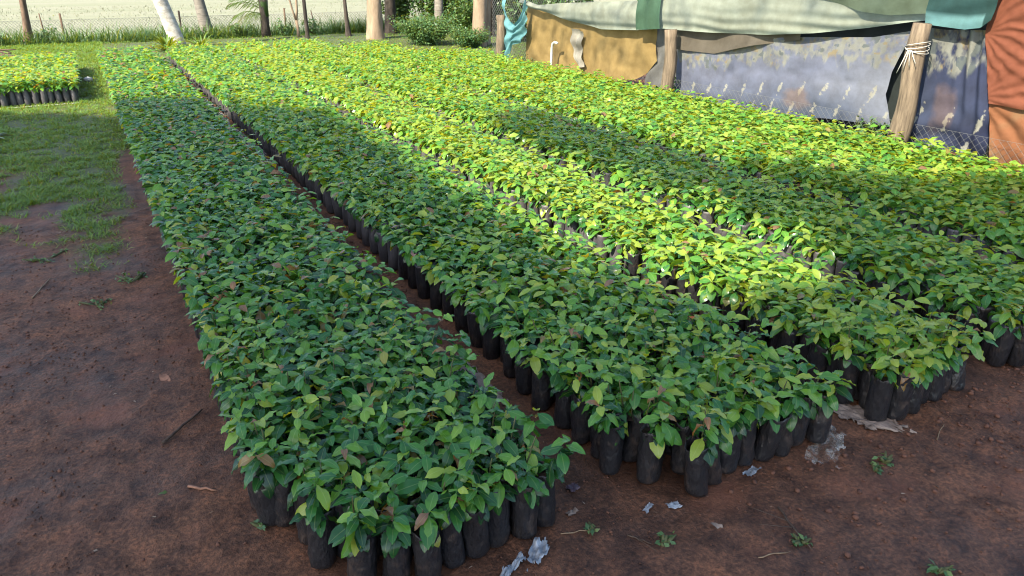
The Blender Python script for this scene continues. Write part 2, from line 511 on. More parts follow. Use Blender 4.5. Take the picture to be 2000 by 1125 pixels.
def seedling_leaves(i):
    """list of (base point, azimuth, pitch, roll, length) in the seedling's own frame"""
    h = stem_h[i]; n = int(rng.integers(14, 19)) if single[i] else int(rng.integers(11, 15))
    az0 = rng.uniform(0, 6.28); out_ = []
    for k in range(n):
        t = (k + .5) / n
        z = .19 + h * (.02 + .98 * t)
        az = az0 + k * 2.4 + rng.normal(0, .35)
        pitch = -.6 + 1.0 * t ** 1.3 + rng.normal(0, .22)
        L = rng.uniform(.054, .088) * (1.0 - .32 * t ** 3) * (1.12 if rng.random() < .2 else 1)
        out_.append((lean_x[i] * (z - .185), lean_y[i] * (z - .185), z, az, pitch, rng.normal(0, .3), L))
    b = int(pts[i, 2])
    if pts[i, 3] < 2:                                            # outer plants keep low leaves that hang over the bag rim
        for k in range(3 if pts[i, 3] == 0 else 1):
            out_.insert(0, (0, -.01, .195 + .025 * rng.random(), -1.57 + rng.normal(0, .7), -.35 + rng.normal(0, .25), rng.normal(0, .3), rng.uniform(.05, .078)))
    elif pts[i, 4] == 0 or pts[i, 4] >= pts[i, 5]:
        for k in range(2):
            out_.insert(0, (0, 0, .195 + .025 * rng.random(), (3.14 if pts[i, 4] == 0 else 0) + rng.normal(0, .7), -.1 + rng.normal(0, .25), rng.normal(0, .3), rng.uniform(.055, .08)))
    return out_


# ------------------------------------------------------------------ bags
def bag_mesh(seed, n=16):
    r = np.random.default_rng(seed)
    zs = [0.0, .006, .02, .045, .07, .095, .12, .145, .165, .185, BAG_H, BAG_H + .002, .178]
    rs = [.80, .96, .99, 1.0, 1.02, 1.0, .99, .98, .97, .97, 1.0, .97, .90]
    V = []; lean = r.normal(0, .012, 2); ph = r.uniform(0, 6.28, 5)
    for k, (z, q) in enumerate(zip(zs, rs)):
        for j in range(n):
            th = 2 * math.pi * j / n
            w = 1 + .05 * math.sin(2 * th + ph[0] + z * 9) + .045 * math.sin(3 * th + ph[1] + z * 31) + .03 * math.sin(z * 95 + ph[2] + 2 * math.sin(th)) + .03 * r.normal()
            zz = z + (.006 * math.sin(2 * th + ph[3]) + .004 * math.sin(5 * th + ph[4])) * (z > .15)
            V.append((BAG_R * q * w * math.cos(th) + lean[0] * z / BAG_H, BAG_R * q * w * math.sin(th) + lean[1] * z / BAG_H, zz))
    F = [(k * n + j, k * n + (j + 1) % n, (k + 1) * n + (j + 1) % n, (k + 1) * n + j) for k in range(len(zs) - 1) for j in range(n)]
    V.append((0, 0, 0)); T = [(len(V) - 1, (j + 1) % n, j) for j in range(n)]
    return mesh_np('bag', V, [np.array(F), np.array(T)], M_bag)


bag_meshes = [bag_mesh(s) for s in range(6)]
sv = [(.037 * math.cos(a) * (1 + .05 * math.sin(3 * a)), .037 * math.sin(a), .181 + .003 * math.sin(5 * a)) for a in np.linspace(0, 2 * math.pi, 12, endpoint=False)] + [(0, 0, .188)]
soil_mesh = mesh_np('soil', sv, [np.array([(12, j, (j + 1) % 12) for j in range(12)])], M_soil)
stem_tpl = MB().tube([(0, 0, .18), (.002, 0, .22), (0, .001, .26), (0, 0, .285)], [.0032, .0028, .0024, .0016], 5)
stem_mesh = mesh_np('stem', stem_tpl.v, [np.array([q for q in stem_tpl.f if len(q) == 4]), np.array([q for q in stem_tpl.f if len(q) == 3])], M_stem)

ORD = ['zeroth', 'first', 'second', 'third', 'fourth', 'fifth', 'sixth', 'seventh', 'eighth', 'ninth', 'tenth', 'eleventh', 'twelfth', 'thirteenth', 'fourteenth',
       'fifteenth', 'sixteenth', 'seventeenth', 'eighteenth', 'nineteenth', 'twentieth']
ORD += ['twenty-' + o for o in ORD[1:10]] + ['thirtieth'] + ['thirty-' + o for o in ORD[1:10]] + ['fortieth']
BED_NAME = ['nearest bed', 'middle bed', 'third bed', 'fourth bed', 'fifth bed', 'sixth bed', 'small bed']
lines = {}
sid = np.where(single)[0]
for i in sid:
    x, y, b, r_, c_, last = pts[i]; b = int(b)
    key = ('front', b) if r_ == 0 else ('left', b) if c_ == 0 else ('right', b) if c_ == last else ('in', b)
    lines.setdefault(key, []).append(i)
label_of = {}
for (side, b), ids in lines.items():
    if side == 'in':
        for i in ids: label_of[i] = f'leafy seedling crowded inside the shaded near end of the {BED_NAME[b]}'
    else:
        ids.sort(key=lambda i: pts[i, 0] if side == 'front' else pts[i, 1])
        for k, i in enumerate(ids):
            if side == 'front': label_of[i] = f'black polybag seedling, {ORD[k + 1]} from the left along the front row of the {BED_NAME[b]}'
            else: label_of[i] = f'black polybag seedling, {ORD[k + 1]} behind the front row on the {side} edge of {BED_NAME[b]}'

for i in sid:
    x, y, b, r_, c_, last = pts[i]; b = int(b)
    root = empty('potted_seedling', (x, y, -.008), rng.uniform(0, 6.28))
    root.rotation_euler = (0, 0, 0)
    tag(root, label_of[i], 'seedling', 'polybag seedlings at the near ends of the beds')
    bo = obj('bag', bag_meshes[int(rng.integers(6))], root); bo.rotation_euler = (0, 0, rng.uniform(0, 6.28))
    bo.scale = (1, 1, rng.uniform(.93, 1.05))
    obj('soil', soil_mesh, bo)
    st = obj('stem', stem_mesh, root)
    st.matrix_local = Matrix(((1, 0, lean_x[i], -lean_x[i] * .185), (0, 1, lean_y[i], -lean_y[i] * .185), (0, 0, stem_h[i] / .12, .185 * (1 - stem_h[i] / .12)), (0, 0, 0, 1)))
    lv = seedling_leaves(i)
    tt = tint(len(lv), BEDS[b][4] * 1.1, BEDS[b][5])
    for k, (lx, ly, lz, az, pi, ro, L) in enumerate(lv):
        M = rot_basis(np.array([az]), np.array([pi]), np.array([ro]), np.array([L]))[0]
        dead = tt[k] > .89
        if dead: M = M * .8
        lo = obj('leaf', near_meshes[6] if dead else near_meshes[int(rng.integers(6))], root)
        m4 = Matrix.Identity(4)
        for a in range(3):
            for c in range(3): m4[a][c] = M[a][c]
        m4[0][3], m4[1][3], m4[2][3] = lx, ly, lz
        lo.matrix_local = m4
        tv = float(tt[k])
        if tv < .8: tv = max(0, tv - .7 * max(0, .65 - k / len(lv)))      # low leaves darker: their age, plus canopy shade put into the tint
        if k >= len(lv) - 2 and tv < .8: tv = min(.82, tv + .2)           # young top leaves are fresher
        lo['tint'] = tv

# the remaining thousands: one mass
rest = np.where(~single)[0]
Vs, Qs, Ts, UVs, TI, MI = [], [], [], [], [], []
acc = {0: [], 1: [], 2: []}
for i in rest:
    if not (-300 < u_[i] < 2300): pass
    d = math.hypot(pts[i, 0], pts[i, 1])
    lod = 0 if d < 3.6 else 1 if d < 5.0 else 2
    b = int(pts[i, 2])
    lv = seedling_leaves(i)
    if lod == 2 and 1 < pts[i, 4] < pts[i, 5] - 1 and pts[i, 3] > 1: lv = lv[-9:]
    tt = tint(len(lv), BEDS[b][4], BEDS[b][5])
    for k, l in enumerate(lv):
        t = tt[k]
        if t < .8 and lod < 2: t = max(0, t - .6 * max(0, .65 - k / len(lv)))  # near mass too: canopy shade in the tint of low leaves
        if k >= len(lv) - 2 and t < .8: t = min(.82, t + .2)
        sc = 1.0 if lod < 2 else 1.06 + .06 * min(1, max(0, (d - 6) / 4))
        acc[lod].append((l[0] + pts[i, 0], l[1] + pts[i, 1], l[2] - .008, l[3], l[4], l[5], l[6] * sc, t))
base = 0
for lod, tpls in ((0, MID_TPL), (1, MID_TPL), (2, FAR_TPL)):
    A = np.array(acc[lod])
    if not len(A): continue
    pick = rng.integers(0, len(tpls), len(A))
    for q, tp in enumerate(tpls):
        S = A[pick == q]
        M = rot_basis(S[:, 3], S[:, 4], S[:, 5], S[:, 6])
        V, F, UV = inst(tp[0], tp[1], tp[2], M, S[:, :3])
        Vs.append(V); Ts.append(F[0] + base); Qs.append(F[1] + base); UVs.append(UV)
        TI.append(np.repeat(S[:, 7], len(tp[0]))); base += len(V)
nleafT, nleafQ = sum(map(len, Ts)), sum(map(len, Qs))
# bags of the mass: full ones along the bed sides, plain ones inside
P_all = pts[rest]
outer = (P_all[:, 4] < 2) | (P_all[:, 4] > P_all[:, 5] - 2) | (P_all[:, 3] < 3)
for full in (True, False):
    P = P_all[outer == full]
    n = 9 if full else 6
    bz, br = ([0, .012, .10, .185, BAG_H], [.72, .96, 1.0, .96, .98]) if full else ([0, .185], [.97, .97])
    nr = len(bz)
    tv = np.array([(BAG_R * q * math.cos(2 * math.pi * j / n), BAG_R * q * math.sin(2 * math.pi * j / n), z) for z, q in zip(bz, br) for j in range(n)] + [(0, 0, .178)])
    tq = np.array([(k * n + j, k * n + (j + 1) % n, (k + 1) * n + (j + 1) % n, (k + 1) * n + j) for k in range(nr - 1) for j in range(n)])
    tt3 = np.array([((nr - 1) * n + j, (nr - 1) * n + (j + 1) % n, nr * n) for j in range(n)])
    M = rot_basis(rng.uniform(0, 6.28, len(P)), np.zeros(len(P)), np.zeros(len(P)), np.ones(len(P)))
    M[:, :, 2] *= rng.uniform(.9, 1.06, len(P))[:, None]
    M[:, 0, 2] += rng.normal(0, .05, len(P)); M[:, 1, 2] += rng.normal(0, .05, len(P))
    V, F, UV = inst(tv, [tt3, tq], np.zeros((len(tv), 2)), M, np.stack([P[:, 0], P[:, 1], np.full(len(P), -.008)], -1))
    Vs.append(V); Ts.append(F[0] + base); Qs.append(F[1] + base); UVs.append(UV); TI.append(np.zeros(len(V))); base += len(V)
me = mesh_np('seedling_mass', np.concatenate(Vs), [np.concatenate(Ts), np.concatenate(Qs)], M_leaf, uv=np.concatenate(UVs), attrs={'tint': np.concatenate(TI)})
M_bag_sunlit = simple_mat('dusty_polythene', (.035, .035, .040), (.085, .080, .085), 22, .5, .8, .01, stretch=(1, 1, .5), spec=.5)  # paler copy for the farther bags, sunlit sheen put into the colour
me.materials.append(M_bag_sunlit); me.materials.append(M_bag)
mi = np.zeros(len(me.polygons), np.int32)
nT, nQ = sum(map(len, Ts)), sum(map(len, Qs))
mi[nleafT:nT] = 1; mi[nT + nleafQ:] = 1
ps = np.zeros(len(me.polygons), np.int32); me.polygons.foreach_get('loop_start', ps)
lv_ = np.zeros(len(me.loops), np.int32); me.loops.foreach_get('vertex_index', lv_)
co_ = np.zeros(len(me.vertices) * 3, np.float32); me.vertices.foreach_get('co', co_); co_ = co_.reshape(-1, 3)[lv_[ps]]
mi[(mi == 1) & (np.hypot(co_[:, 0], co_[:, 1]) < 3.9)] = 2
me.polygons.foreach_set('material_index', mi)
tag(obj('potted_seedlings', me), 'thousands of leafy seedlings in black polybags filling the long beds towards the back', 'seedlings', kind='stuff')


# ------------------------------------------------------------------ blades, weeds, gravel
def blades(name, x, y, z, L, w, tintv, mat, spread=.9, label=None, cat=None, parent=None, seg=2):
    k = len(x)
    az = rng.uniform(0, 6.28, k); pitch = np.clip(rng.normal(1.0, .35, k), .15, 1.5) * spread
    tV = np.array([(0, -.5, 0), (0, .5, 0), (.55, -.42, .03), (.55, .42, .03), (1, 0, -.14)])
    tF = [np.array([(2, 4, 3)]), np.array([(0, 2, 3, 1)])]
    M = rot_basis(az, pitch, rng.normal(0, .3, k), np.ones(k))
    M[:, :, 0] *= L[:, None]; M[:, :, 1] *= w[:, None]; M[:, :, 2] *= L[:, None]
    V, F, UV = inst(tV, tF, np.zeros((5, 2)), M, np.stack([x, y, z], -1))
    o = obj(name, mesh_np(name, V, F, mat, attrs={'tint': np.repeat(tintv, 5)}), parent)
    if label: tag(o, label, cat, kind='stuff')
    return o


n = 260000
gy = np.concatenate([rng.uniform(4.0, 9.5, n // 2), rng.uniform(9.5, 21, n // 2)]); gx = .35 - rng.random(n) * (1.35 + .075 * gy)
tuft = np.clip(.35 + 2.4 * (fbm(gx * 7, gy * 7, 3, 14) + .12), 0.05, 1)
k = rng.random(n) < turf_mask(gx, gy) * tuft
k &= ~((gx > -2.3) & (gx < -.18) & (gy > 11.2) & (gy < 15.05))
gx, gy, tuft = gx[k], gy[k], tuft[k]
n2 = 30000
bx = rng.uniform(-3, 9, n2); by = rng.uniform(11, 21, n2)
k = rng.random(n2) < turf_mask(bx, by); gx = np.concatenate([gx, bx[k]]); gy = np.concatenate([gy, by[k]]); tuft = np.concatenate([tuft, np.full(k.sum(), .6)])
far = np.clip((gy - 5) / 14, 0, 1)
blades('grass', gx, gy, ground_z(gx, gy) - .002, rng.uniform(.018, .06, len(gx)) * (1 + far * .4) * (.5 + tuft * .8), rng.uniform(.003, .0065, len(gx)) * (1 + far * 1.2),
       np.clip(rng.normal(.45, .22, len(gx)), 0, 1), M_grass, .6, 'short green turf growing over the earth beside the nearest bed', 'grass')

# tall weeds along the wire fence, and paddy beyond
n = 46000
wx = rng.uniform(-5, 10, n); wy = rng.uniform(20.3, 22.6, n)
dens = .6 + 1.6 * fbm(wx * .8, wy * .8, 3, 44)
k = rng.random(n) < dens
wx, wy = wx[k], wy[k]
blades('tall_weeds', wx, wy, ground_z(wx, wy) - .01, rng.uniform(.15, .62, len(wx)), rng.uniform(.008, .022, len(wx)), rng.random(len(wx)), M_weed, .85,
       'tall green weeds growing along the chain link fence at the back', 'weeds')
M_straw = leafy('paddy_blade', [(0, (.18, .195, .12)), (.6, (.205, .21, .145)), (1, (.23, .225, .165))], 'attr', .2, .6, False, tcol=(1, 1, .8, 1), spec=.1)
n = 14000
wx = rng.uniform(-12, 30, n); wy = 23.2 + 30 * rng.random(n) ** 1.4
blades('paddy_plants', wx, wy, np.full(n, -.58), rng.uniform(.07, .16, n), rng.uniform(.015, .035, n), rng.random(n), M_straw, .9,
       'pale ripe paddy covering the field beyond the fence', 'paddy')

# gravel
ico = np.array([(0, 0, 1), (.89, 0, .45), (.28, .85, .45), (-.72, .53, .45), (-.72, -.53, .45), (.28, -.85, .45), (.72, .53, -.45), (-.28, .85, -.45), (-.89, 0, -.45), (-.28, -.85, -.45), (.72, -.53, -.45), (0, 0, -1)])
icf = np.array([(0, 1, 2), (0, 2, 3), (0, 3, 4), (0, 4, 5), (0, 5, 1), (1, 6, 2), (2, 7, 3), (3, 8, 4), (4, 9, 5), (5, 10, 1), (6, 7, 2), (7, 8, 3), (8, 9, 4), (9, 10, 5), (10, 6, 1), (11, 7, 6), (11, 8, 7), (11, 9, 8), (11, 10, 9), (11, 6, 10)])
n = 24000
sx = rng.uniform(-1.6, 4.2, n); sy = rng.uniform(.35, 5.2, n)
free = ~(((sx > .15) & (sx < 1.05) & (sy > 1.5)) | ((sx > 1.27) & (sy > 1.43)))
dens = np.clip(.30 + 1.6 * fbm(sx * 1.4, sy * 1.4, 4, 61) + .35 * (sx > 1.6), 0, 1)
k = free & (rng.random(n) < dens)
sx, sy = sx[k], sy[k]
rad = (.0018 + .0078 * rng.random(len(sx)) ** 3.4) * np.where(sx > 1.2, 1.2, .8)
M = rot_basis(rng.uniform(0, 6.28, len(sx)), rng.uniform(-.4, .4, len(sx)), rng.uniform(-.4, .4, len(sx)), rad)
M[:, :, 0] *= rng.uniform(.9, 1.5, len(sx))[:, None]; M[:, :, 2] *= rng.uniform(.5, .8, len(sx))[:, None]
V, F, UV = inst(ico, [icf], np.zeros((12, 2)), M, np.stack([sx, sy, ground_z(sx, sy) + rad * .35], -1))
V += rng.normal(0, .0007, V.shape)
tag(obj('gravel', mesh_np('gravel', V, F, M_pebble, smooth=False)), 'loose reddish laterite gravel strewn over the bare earth', 'gravel', kind='stuff')

# crumbs of earth and flecks of dry litter that nobody could count
oc = np.array([(1, 0, 0), (0, 1, 0), (-1, 0, 0), (0, -1, 0), (0, 0, .8), (0, 0, -.8)], float)
of = np.array([(0, 1, 4), (1, 2, 4), (2, 3, 4), (3, 0, 4), (1, 0, 5), (2, 1, 5), (3, 2, 5), (0, 3, 5)])
M_clod = simple_mat('earth_crumb', (.05, .024, .016), (.140, .066, .040), 9, .95, .5, .004)
n = 42000
sx = rng.uniform(-1.3, 3.6, n); sy = .35 + 5.4 * rng.random(n) ** 1.3
free = ~(((sx > .17) & (sx < 1.03) & (sy > 1.52)) | ((sx > 1.30) & (sy > 1.46)))
k = free & (rng.random(n) < np.clip(.35 + 3.2 * fbm(sx * 2.3, sy * 2.3, 4, 91), 0.04, 1)) & (rng.random(n) > turf_mask(sx, sy))
sx, sy = sx[k], sy[k]
rad = .0014 + .0055 * rng.random(len(sx)) ** 2.6
M = rot_basis(rng.uniform(0, 6.28, len(sx)), rng.uniform(-.5, .5, len(sx)), rng.uniform(-.5, .5, len(sx)), rad)
V, F, UV = inst(oc, [of], np.zeros((6, 2)), M, np.stack([sx, sy, ground_z(sx, sy) + rad * .3], -1))
V += rng.normal(0, .0007, V.shape)
tag(obj('earth_crumbs', mesh_np('earth_crumbs', V, F, M_clod, smooth=False)), 'crumbs of trodden red brown earth scattered over the bare ground', 'earth', kind='stuff')
n = 700
sx = rng.uniform(-1.3, 3.6, n); sy = rng.uniform(.4, 6, n)
k = ~(((sx > .17) & (sx < 1.03) & (sy > 1.52)) | ((sx > 1.30) & (sy > 1.46))); sx, sy = sx[k], sy[k]
L = rng.uniform(.006, .022, len(sx))
blades('dry_litter', sx, sy, ground_z(sx, sy) + .003, L, L * rng.uniform(.12, .5, len(sx)), rng.random(len(sx)),
       leafy('litter_fleck', [(0, (.05, .03, .02)), (.5, (.14, .09, .055)), (1, (.30, .24, .18))], 'attr', .05, .8, False, spec=.2), .12,
       'tiny flecks of dry leaf and straw on the bare earth', 'litter')

# ------------------------------------------------------------------ trees
def leaf_cloud(name, P, size, tintv, mat, parent, flat=.5):
    k = len(P)
    tV = np.array([(0, 0, 0), (.45, -.26, .05), (.45, .26, .05), (1, 0, -.12)])
    tF = [np.array([(0, 1, 2), (1, 3, 2)])]
    M = rot_basis(rng.uniform(0, 6.28, k), rng.normal(-.15, flat, k), rng.normal(0, flat, k), size)
    V, F, UV = inst(tV, tF, np.zeros((4, 2)), M, P)
    return obj(name, mesh_np(name, V, F, mat, attrs={'tint': np.repeat(tintv, 4)}, smooth=False), parent)


def crown_points(center, rad, n, clumps=26, seed=0):
    r = np.random.default_rng(seed)
    c = r.normal(0, 1, (clumps, 3)); c /= np.linalg.norm(c, axis=1)[:, None]
    c *= (r.random((clumps, 1)) ** .4)
    cs = np.array(center) + c * np.array(rad) * .85
    w = r.integers(0, clumps, n)
    return cs[w] + r.normal(0, 1, (n, 3)) * np.array(rad) * .17, cs


def trunk_path(x, y, z0, top, lean=(0, 0), bend=(0, 0), k=9):
    ts = np.linspace(0, 1, k)
    return [(x + lean[0] * t * (top - z0) + bend[0] * math.sin(t * 3.1), y + lean[1] * t * (top - z0) + bend[1] * math.sin(t * 3.1), z0 + (top - z0) * t) for t in ts]


def broad_tree(name, x, y, r0, top, label, mat, crown_r=(1.8, 1.8, 1.3), lean=(0, 0), nleaf=2500, flare=1.5, group=None, leafsize=(.12, .25), seed=1, n=14):
    z0 = float(ground_z(np.array([x]), np.array([y]))[0]) - .05
    root = empty(name, (x, y, z0)); tag(root, label, 'tree', group)
    pth = trunk_path(0, 0, 0, top, lean, (r0 * .4, 0), 12)
    rr = [r0 * (1 + (flare - 1) * math.exp(-p[2] / .28)) * (1 - .45 * p[2] / top) for p in pth]
    # extra rings near the foot
    pth = [pth[0], tuple(np.array(pth[0]) * .9 + np.array(pth[1]) * .1), tuple(np.array(pth[0]) * .7 + np.array(pth[1]) * .3), tuple(np.array(pth[0]) * .4 + np.array(pth[1]) * .6)] + pth[1:]
    rr = [r0 * (1 + (flare - 1) * math.exp(-p[2] / .22)) * (1 - .45 * p[2] / top) for p in pth]
    MB().tube(pth, rr, n, wob=.17, seed=seed).build('trunk', mat, root)
    cen = (lean[0] * top, lean[1] * top, top + crown_r[2] * .4)
    P, cs = crown_points(cen, crown_r, nleaf, 22, seed)
    lim = MB()
    tip = np.array(pth[-1])
    for q in cs[:9]:
        mid = tip * .5 + q * .5 + np.array((0, 0, -.2))
        lim.tube([tip * .97 + np.array((0, 0, -.3)), mid, q], [r0 * .35, r0 * .2, r0 * .06], 6)
    lim.build('limb', mat, root)
    leaf_cloud('crown', P, rng.uniform(leafsize[0], leafsize[1], nleaf), rng.random(nleaf), M_tree_leaf, root)
    return root


def frond(L, droop, n=18, w=.45, seed=0):
    """one palm frond along +X: rib and leaflets"""
    r = np.random.default_rng(seed); mb = MB()
    ts = np.linspace(0, 1, n)
    P = np.array([(L * t * (1 - .18 * t * t), 0, L * (.55 * t - droop * t * t)) for t in ts])
    mb.tube(P, [.022 * (1 - .85 * t) * L / 2 + .002 for t in ts], 4)
    for k in range(2, n):
        for s in (-1, 1):
            l = w * L * .5 * math.sin(math.pi * (.12 + .8 * ts[k])) + .03
            a = P[k]; d = np.array((.55, s, -.35 + r.normal(0, .12))); d /= np.linalg.norm(d)
            b = a + d * l * .5; c = a + d * l + np.array((0, 0, -.25 * l)); wd = np.array((.035 * L / 2 + .008, 0, 0))
            mb.add([a - wd * .4, a + wd * .4, b + wd * .5, b - wd * .5, c], [(0, 1, 2, 3), (3, 2, 4)])
    return mb


def palm_tree(name, x, y, r0, top, label, mat, lean=(0, 0), nf=13, fl=2.4, flare=1.4, seed=0, bend=0.0):
    z0 = float(ground_z(np.array([x]), np.array([y]))[0]) - .05
    root = empty(name, (x, y, z0)); tag(root, label, 'palm')
    zz = [0, .08, .2, .4, .65, .95, 1.4, 2, 3, 4.2, top]
    pth = [(lean[0] * z + bend * z * z * .02, lean[1] * z, z) for z in zz]
    rr = [r0 * (1 + (flare - 1) * math.exp(-z / .35)) * (1 - .35 * z / top) for z in zz]
    MB().tube(pth, rr, 16, wob=.05, seed=seed).build('trunk', mat, root)
    tip = np.array(pth[-1])
    fm = frond(fl, .75, seed=seed)
    me0 = mesh_np('frond', fm.v, [np.array([q for q in fm.f if len(q) == 3]), np.array([q for q in fm.f if len(q) == 4])], M_palm_leaf, attrs={'tint': np.full(len(fm.v), .5)}, smooth=False)
    for k in range(nf):
        f_ = obj('frond', me0, root, tuple(tip)); f_.rotation_euler = (rng.normal(0, .2), rng.uniform(-.5, .55), k * 2.4)
    return root


broad_tree('slim_tree', -1.08, 20.6, .075, 4.2, 'slim brown tree trunk with splayed roots at the far left of the yard', M_bark_brown, (1.3, 1.3, 1.0), (.05, 0), 1400, 2.6, seed=3)
palm_tree('coconut_palm', 1.80, 17.9, .155, 7.0, 'thick white leaning palm trunk behind the middle bed', M_bark_white, (-.24, .05), flare=1.0, seed=4)
palm_tree('coconut_palm', 2.78, 20.8, .125, 7.5, 'grey palm trunk swollen at its foot behind the white leaning palm', M_bark_grey, (-.10, .03), flare=1.75, seed=6)
broad_tree('slim_tree', 4.80, 19.0, .045, 4.0, 'dark slender straight trunk beside the pale forked sapling', M_bark_dark, (1, 1, .8), (-.01, 0), 900, 1.4, seed=8)
broad_tree('slim_tree', 5.88, 19.2, .045, 4.4, 'dark slender trunk flared at its foot just before the thick tan trunk', M_bark_dark, (1, 1, .8), (-.035, 0), 900, 2.0, seed=9)
broad_tree('thick_tree', 6.20, 18.1, .19, 5.5, 'thick tan tree trunk with smooth bark behind the beds', M_bark_pale, (2, 2, 1.4), (.01, 0), 2500, 1.25, seed=10)
broad_tree('dark_tree', 7.15, 19.6, .16, 5.0, 'black mottled tree trunk standing right of the thick tan trunk', M_bark_dark, (2, 2, 1.4), (.0, 0), 2500, 1.1, seed=11)
broad_tree('dark_tree', 6.72, 19.9, .07, 5.0, 'thin black stem squeezed between the tan trunk and the black mottled trunk', M_bark_dark, (1, 1, 1), (.0, 0), 900, 1.1, seed=31)
broad_tree('thick_tree', 7.62, 15.3, .165, 5.0, 'pale pinkish tree trunk with a split stem beside the cloth fence', M_bark_pale, (2, 2, 1.4), (.01, .02), 2500, 1.2, seed=12)
broad_tree('thick_tree', 7.93, 15.6, .10, 4.6, 'narrower pale stem pressed against the pinkish trunk', M_bark_pale, (1.4, 1.4, 1), (.02, .02), 900, 1.2, seed=13)
broad_tree('wood_tree', 8.1, 18.6, .12, 4.6, 'grey brown trunk rising out of the green bush', M_bark_grey, (1.8, 1.8, 1.3), (.01, 0), 2200, 1.2, seed=14)
broad_tree('wood_tree', 9.3, 20.2, .11, 4.6, 'pale straight trunk in the shaded wood above the bush', M_bark_pale, (1.8, 1.8, 1.3), (0, 0), 2200, 1.2, seed=15)
broad_tree('wood_tree', 9.0, 17.4, .10, 4.8, 'dark leaning trunk in the shaded wood left of the pinkish trunk', M_bark_dark, (1.8, 1.8, 1.3), (-.03, 0), 2200, 1.2, seed=16)
broad_tree('wood_tree', 10.6, 22.3, .13, 4.6, 'dark trunk farthest back in the shaded wood', M_bark_dark, (2, 2, 1.6), (.03, 0), 2200, 1.2, seed=17)

# forked pale sapling
root = empty('forked_sapling', (4.70, 19.5, -.03)); tag(root, 'thin pale sapling forking into two stems near the fence', 'sapling')
MB().tube([(0, 0, 0), (.01, 0, .2), (-.01, 0, .42)], [.045, .036, .034], 8, wob=.08).build('trunk', M_bark_pale, root)
MB().tube([(-.01, 0, .40), (-.07, 0, .62), (-.13, .0, .95), (-.2, 0, 2.2)], [.028, .024, .02, .01], 7, wob=.08).build('stem', M_bark_pale, root)
MB().tube([(-.01, 0, .40), (.03, 0, .65), (.05, 0, 1.0), (.1, 0, 2.6)], [.032, .028, .026, .012], 7, wob=.08).build('stem', M_bark_pale, root)
P, cs = crown_points((-.03, 0, 2.6), (.6, .6, .5), 500, 12, 5)
leaf_cloud('crown', P, rng.uniform(.06, .12, 500), rng.random(500), M_tree_leaf, root)

# small fan palm with a dark trunk
root = empty('young_palm', (4.07, 20.2, -.05)); tag(root, 'young dark trunked palm with green fronds spreading to the left', 'palm')
MB().tube([(0, 0, 0), (.0, 0, .3), (.01, 0, .6), (.02, 0, .95)], [.13, .11, .105, .12], 12, wob=.08, seed=2).build('trunk', M_bark_dark, root)
MB().tube([(.02, 0, .5), (.01, 0, .8), (.03, 0, 1.15), (.05, 0, 1.6)], [.10, .115, .11, .06], 12, wob=.08, seed=3).build('leaf_sheath', M_palm_leaf, root)
fm = frond(1.1, .70, 14, .8, 3)
fme = mesh_np('frond', fm.v, [np.array([q for q in fm.f if len(q) == 3]), np.array([q for q in fm.f if len(q) == 4])], M_palm_leaf, attrs={'tint': np.full(len(fm.v), .35)}, smooth=False)
for k, (az, ti, z, s) in enumerate([(3.0, -.1, .50, .8), (3.6, .1, .55, .75), (2.6, -.45, .65, .85), (3.3, -.6, .75, .8), (3.1, -.3, .62, .9), (.3, -.35, 1.0, .7), (5.6, -.2, .9, .7), (-.4, -.6, 1.25, .8), (1.6, -.5, 1.2, .9), (4.4, -.5, 1.2, .9), (2.2, .1, .5, .6)]):
    o = obj('frond', fme, root, (0, 0, z)); o.rotation_euler = (0, ti, az); o.scale = (s, s, s)

# shrubs, leaf by leaf
def shrub(name, x, y, h, r, label, n, mat, size=(.05, .1), stems=6, group=None, cat='shrub', seed=0, z=None):
    z0 = float(ground_z(np.array([x]), np.array([y]))[0]) - .01 if z is None else z
    root = empty(name, (x, y, z0)); tag(root, label, cat, group)
    rs = np.random.default_rng(seed + 100)
    st = MB(); tips = []
    for k in range(stems):
        a = rs.uniform(0, 6.28); q = rs.random() ** .5 * r
        tip = np.array((q * math.cos(a), q * math.sin(a), h * rs.uniform(.55, 1)))
        st.tube([(0, 0, 0), tip * (.45, .45, .55), tip], [.012, .008, .003], 4); tips.append(tip)
    st.build('stem', M_stem, root)
    tips = np.array(tips)
    w = rs.integers(0, stems, n); t = rs.random(n) ** .6
    P = tips[w] * np.stack([t * .95, t * .95, t], -1) + rs.normal(0, 1, (n, 3)) * np.array((r, r, h)) * .11
    P[:, 2] = np.abs(P[:, 2])
    leaf_cloud('foliage', P, rs.uniform(size[0], size[1], n), rs.random(n), mat, root)
    return root


shrub('bush', 6.75, 16.2, .62, .75, 'low green feathery bush behind the far ends of the beds', 9000, M_weed, (.03, .075), 60, seed=1)
shrub('bush', 7.35, 15.2, .42, .5, 'smaller green bush in front of the feathery bush beside the pinkish trunk', 5000, M_weed, (.03, .07), 40, seed=2)
shrub('undergrowth', 8.6, 19.2, 1.3, 1.0, 'dark leafy undergrowth between the trunks of the shaded wood', 4200, M_tree_leaf, (.08, .16), 30, seed=3)
shrub('undergrowth', 10.6, 20.6, 1.7, 1.5, 'dark undergrowth at the back of the shaded wood', 5200, M_tree_leaf, (.08, .18), 34, seed=4)
shrub('undergrowth', 9.4, 16.4, 1.5, .8, 'dark leafy undergrowth showing beside the teal cloth', 3600, M_tree_leaf, (.06, .13), 30, seed=5)
shrub('undergrowth', 7.9, 12.6, 1.6, .8, 'dark leafy bush showing through the gap above the teal cloth', 4200, M_tree_leaf, (.06, .13), 30, seed=15)
shrub('undergrowth', 9.0, 10.0, 1.9, 1.2, 'dark leafy bush showing over the top of the yellow cloth', 5200, M_tree_leaf, (.06, .14), 34, seed=16)
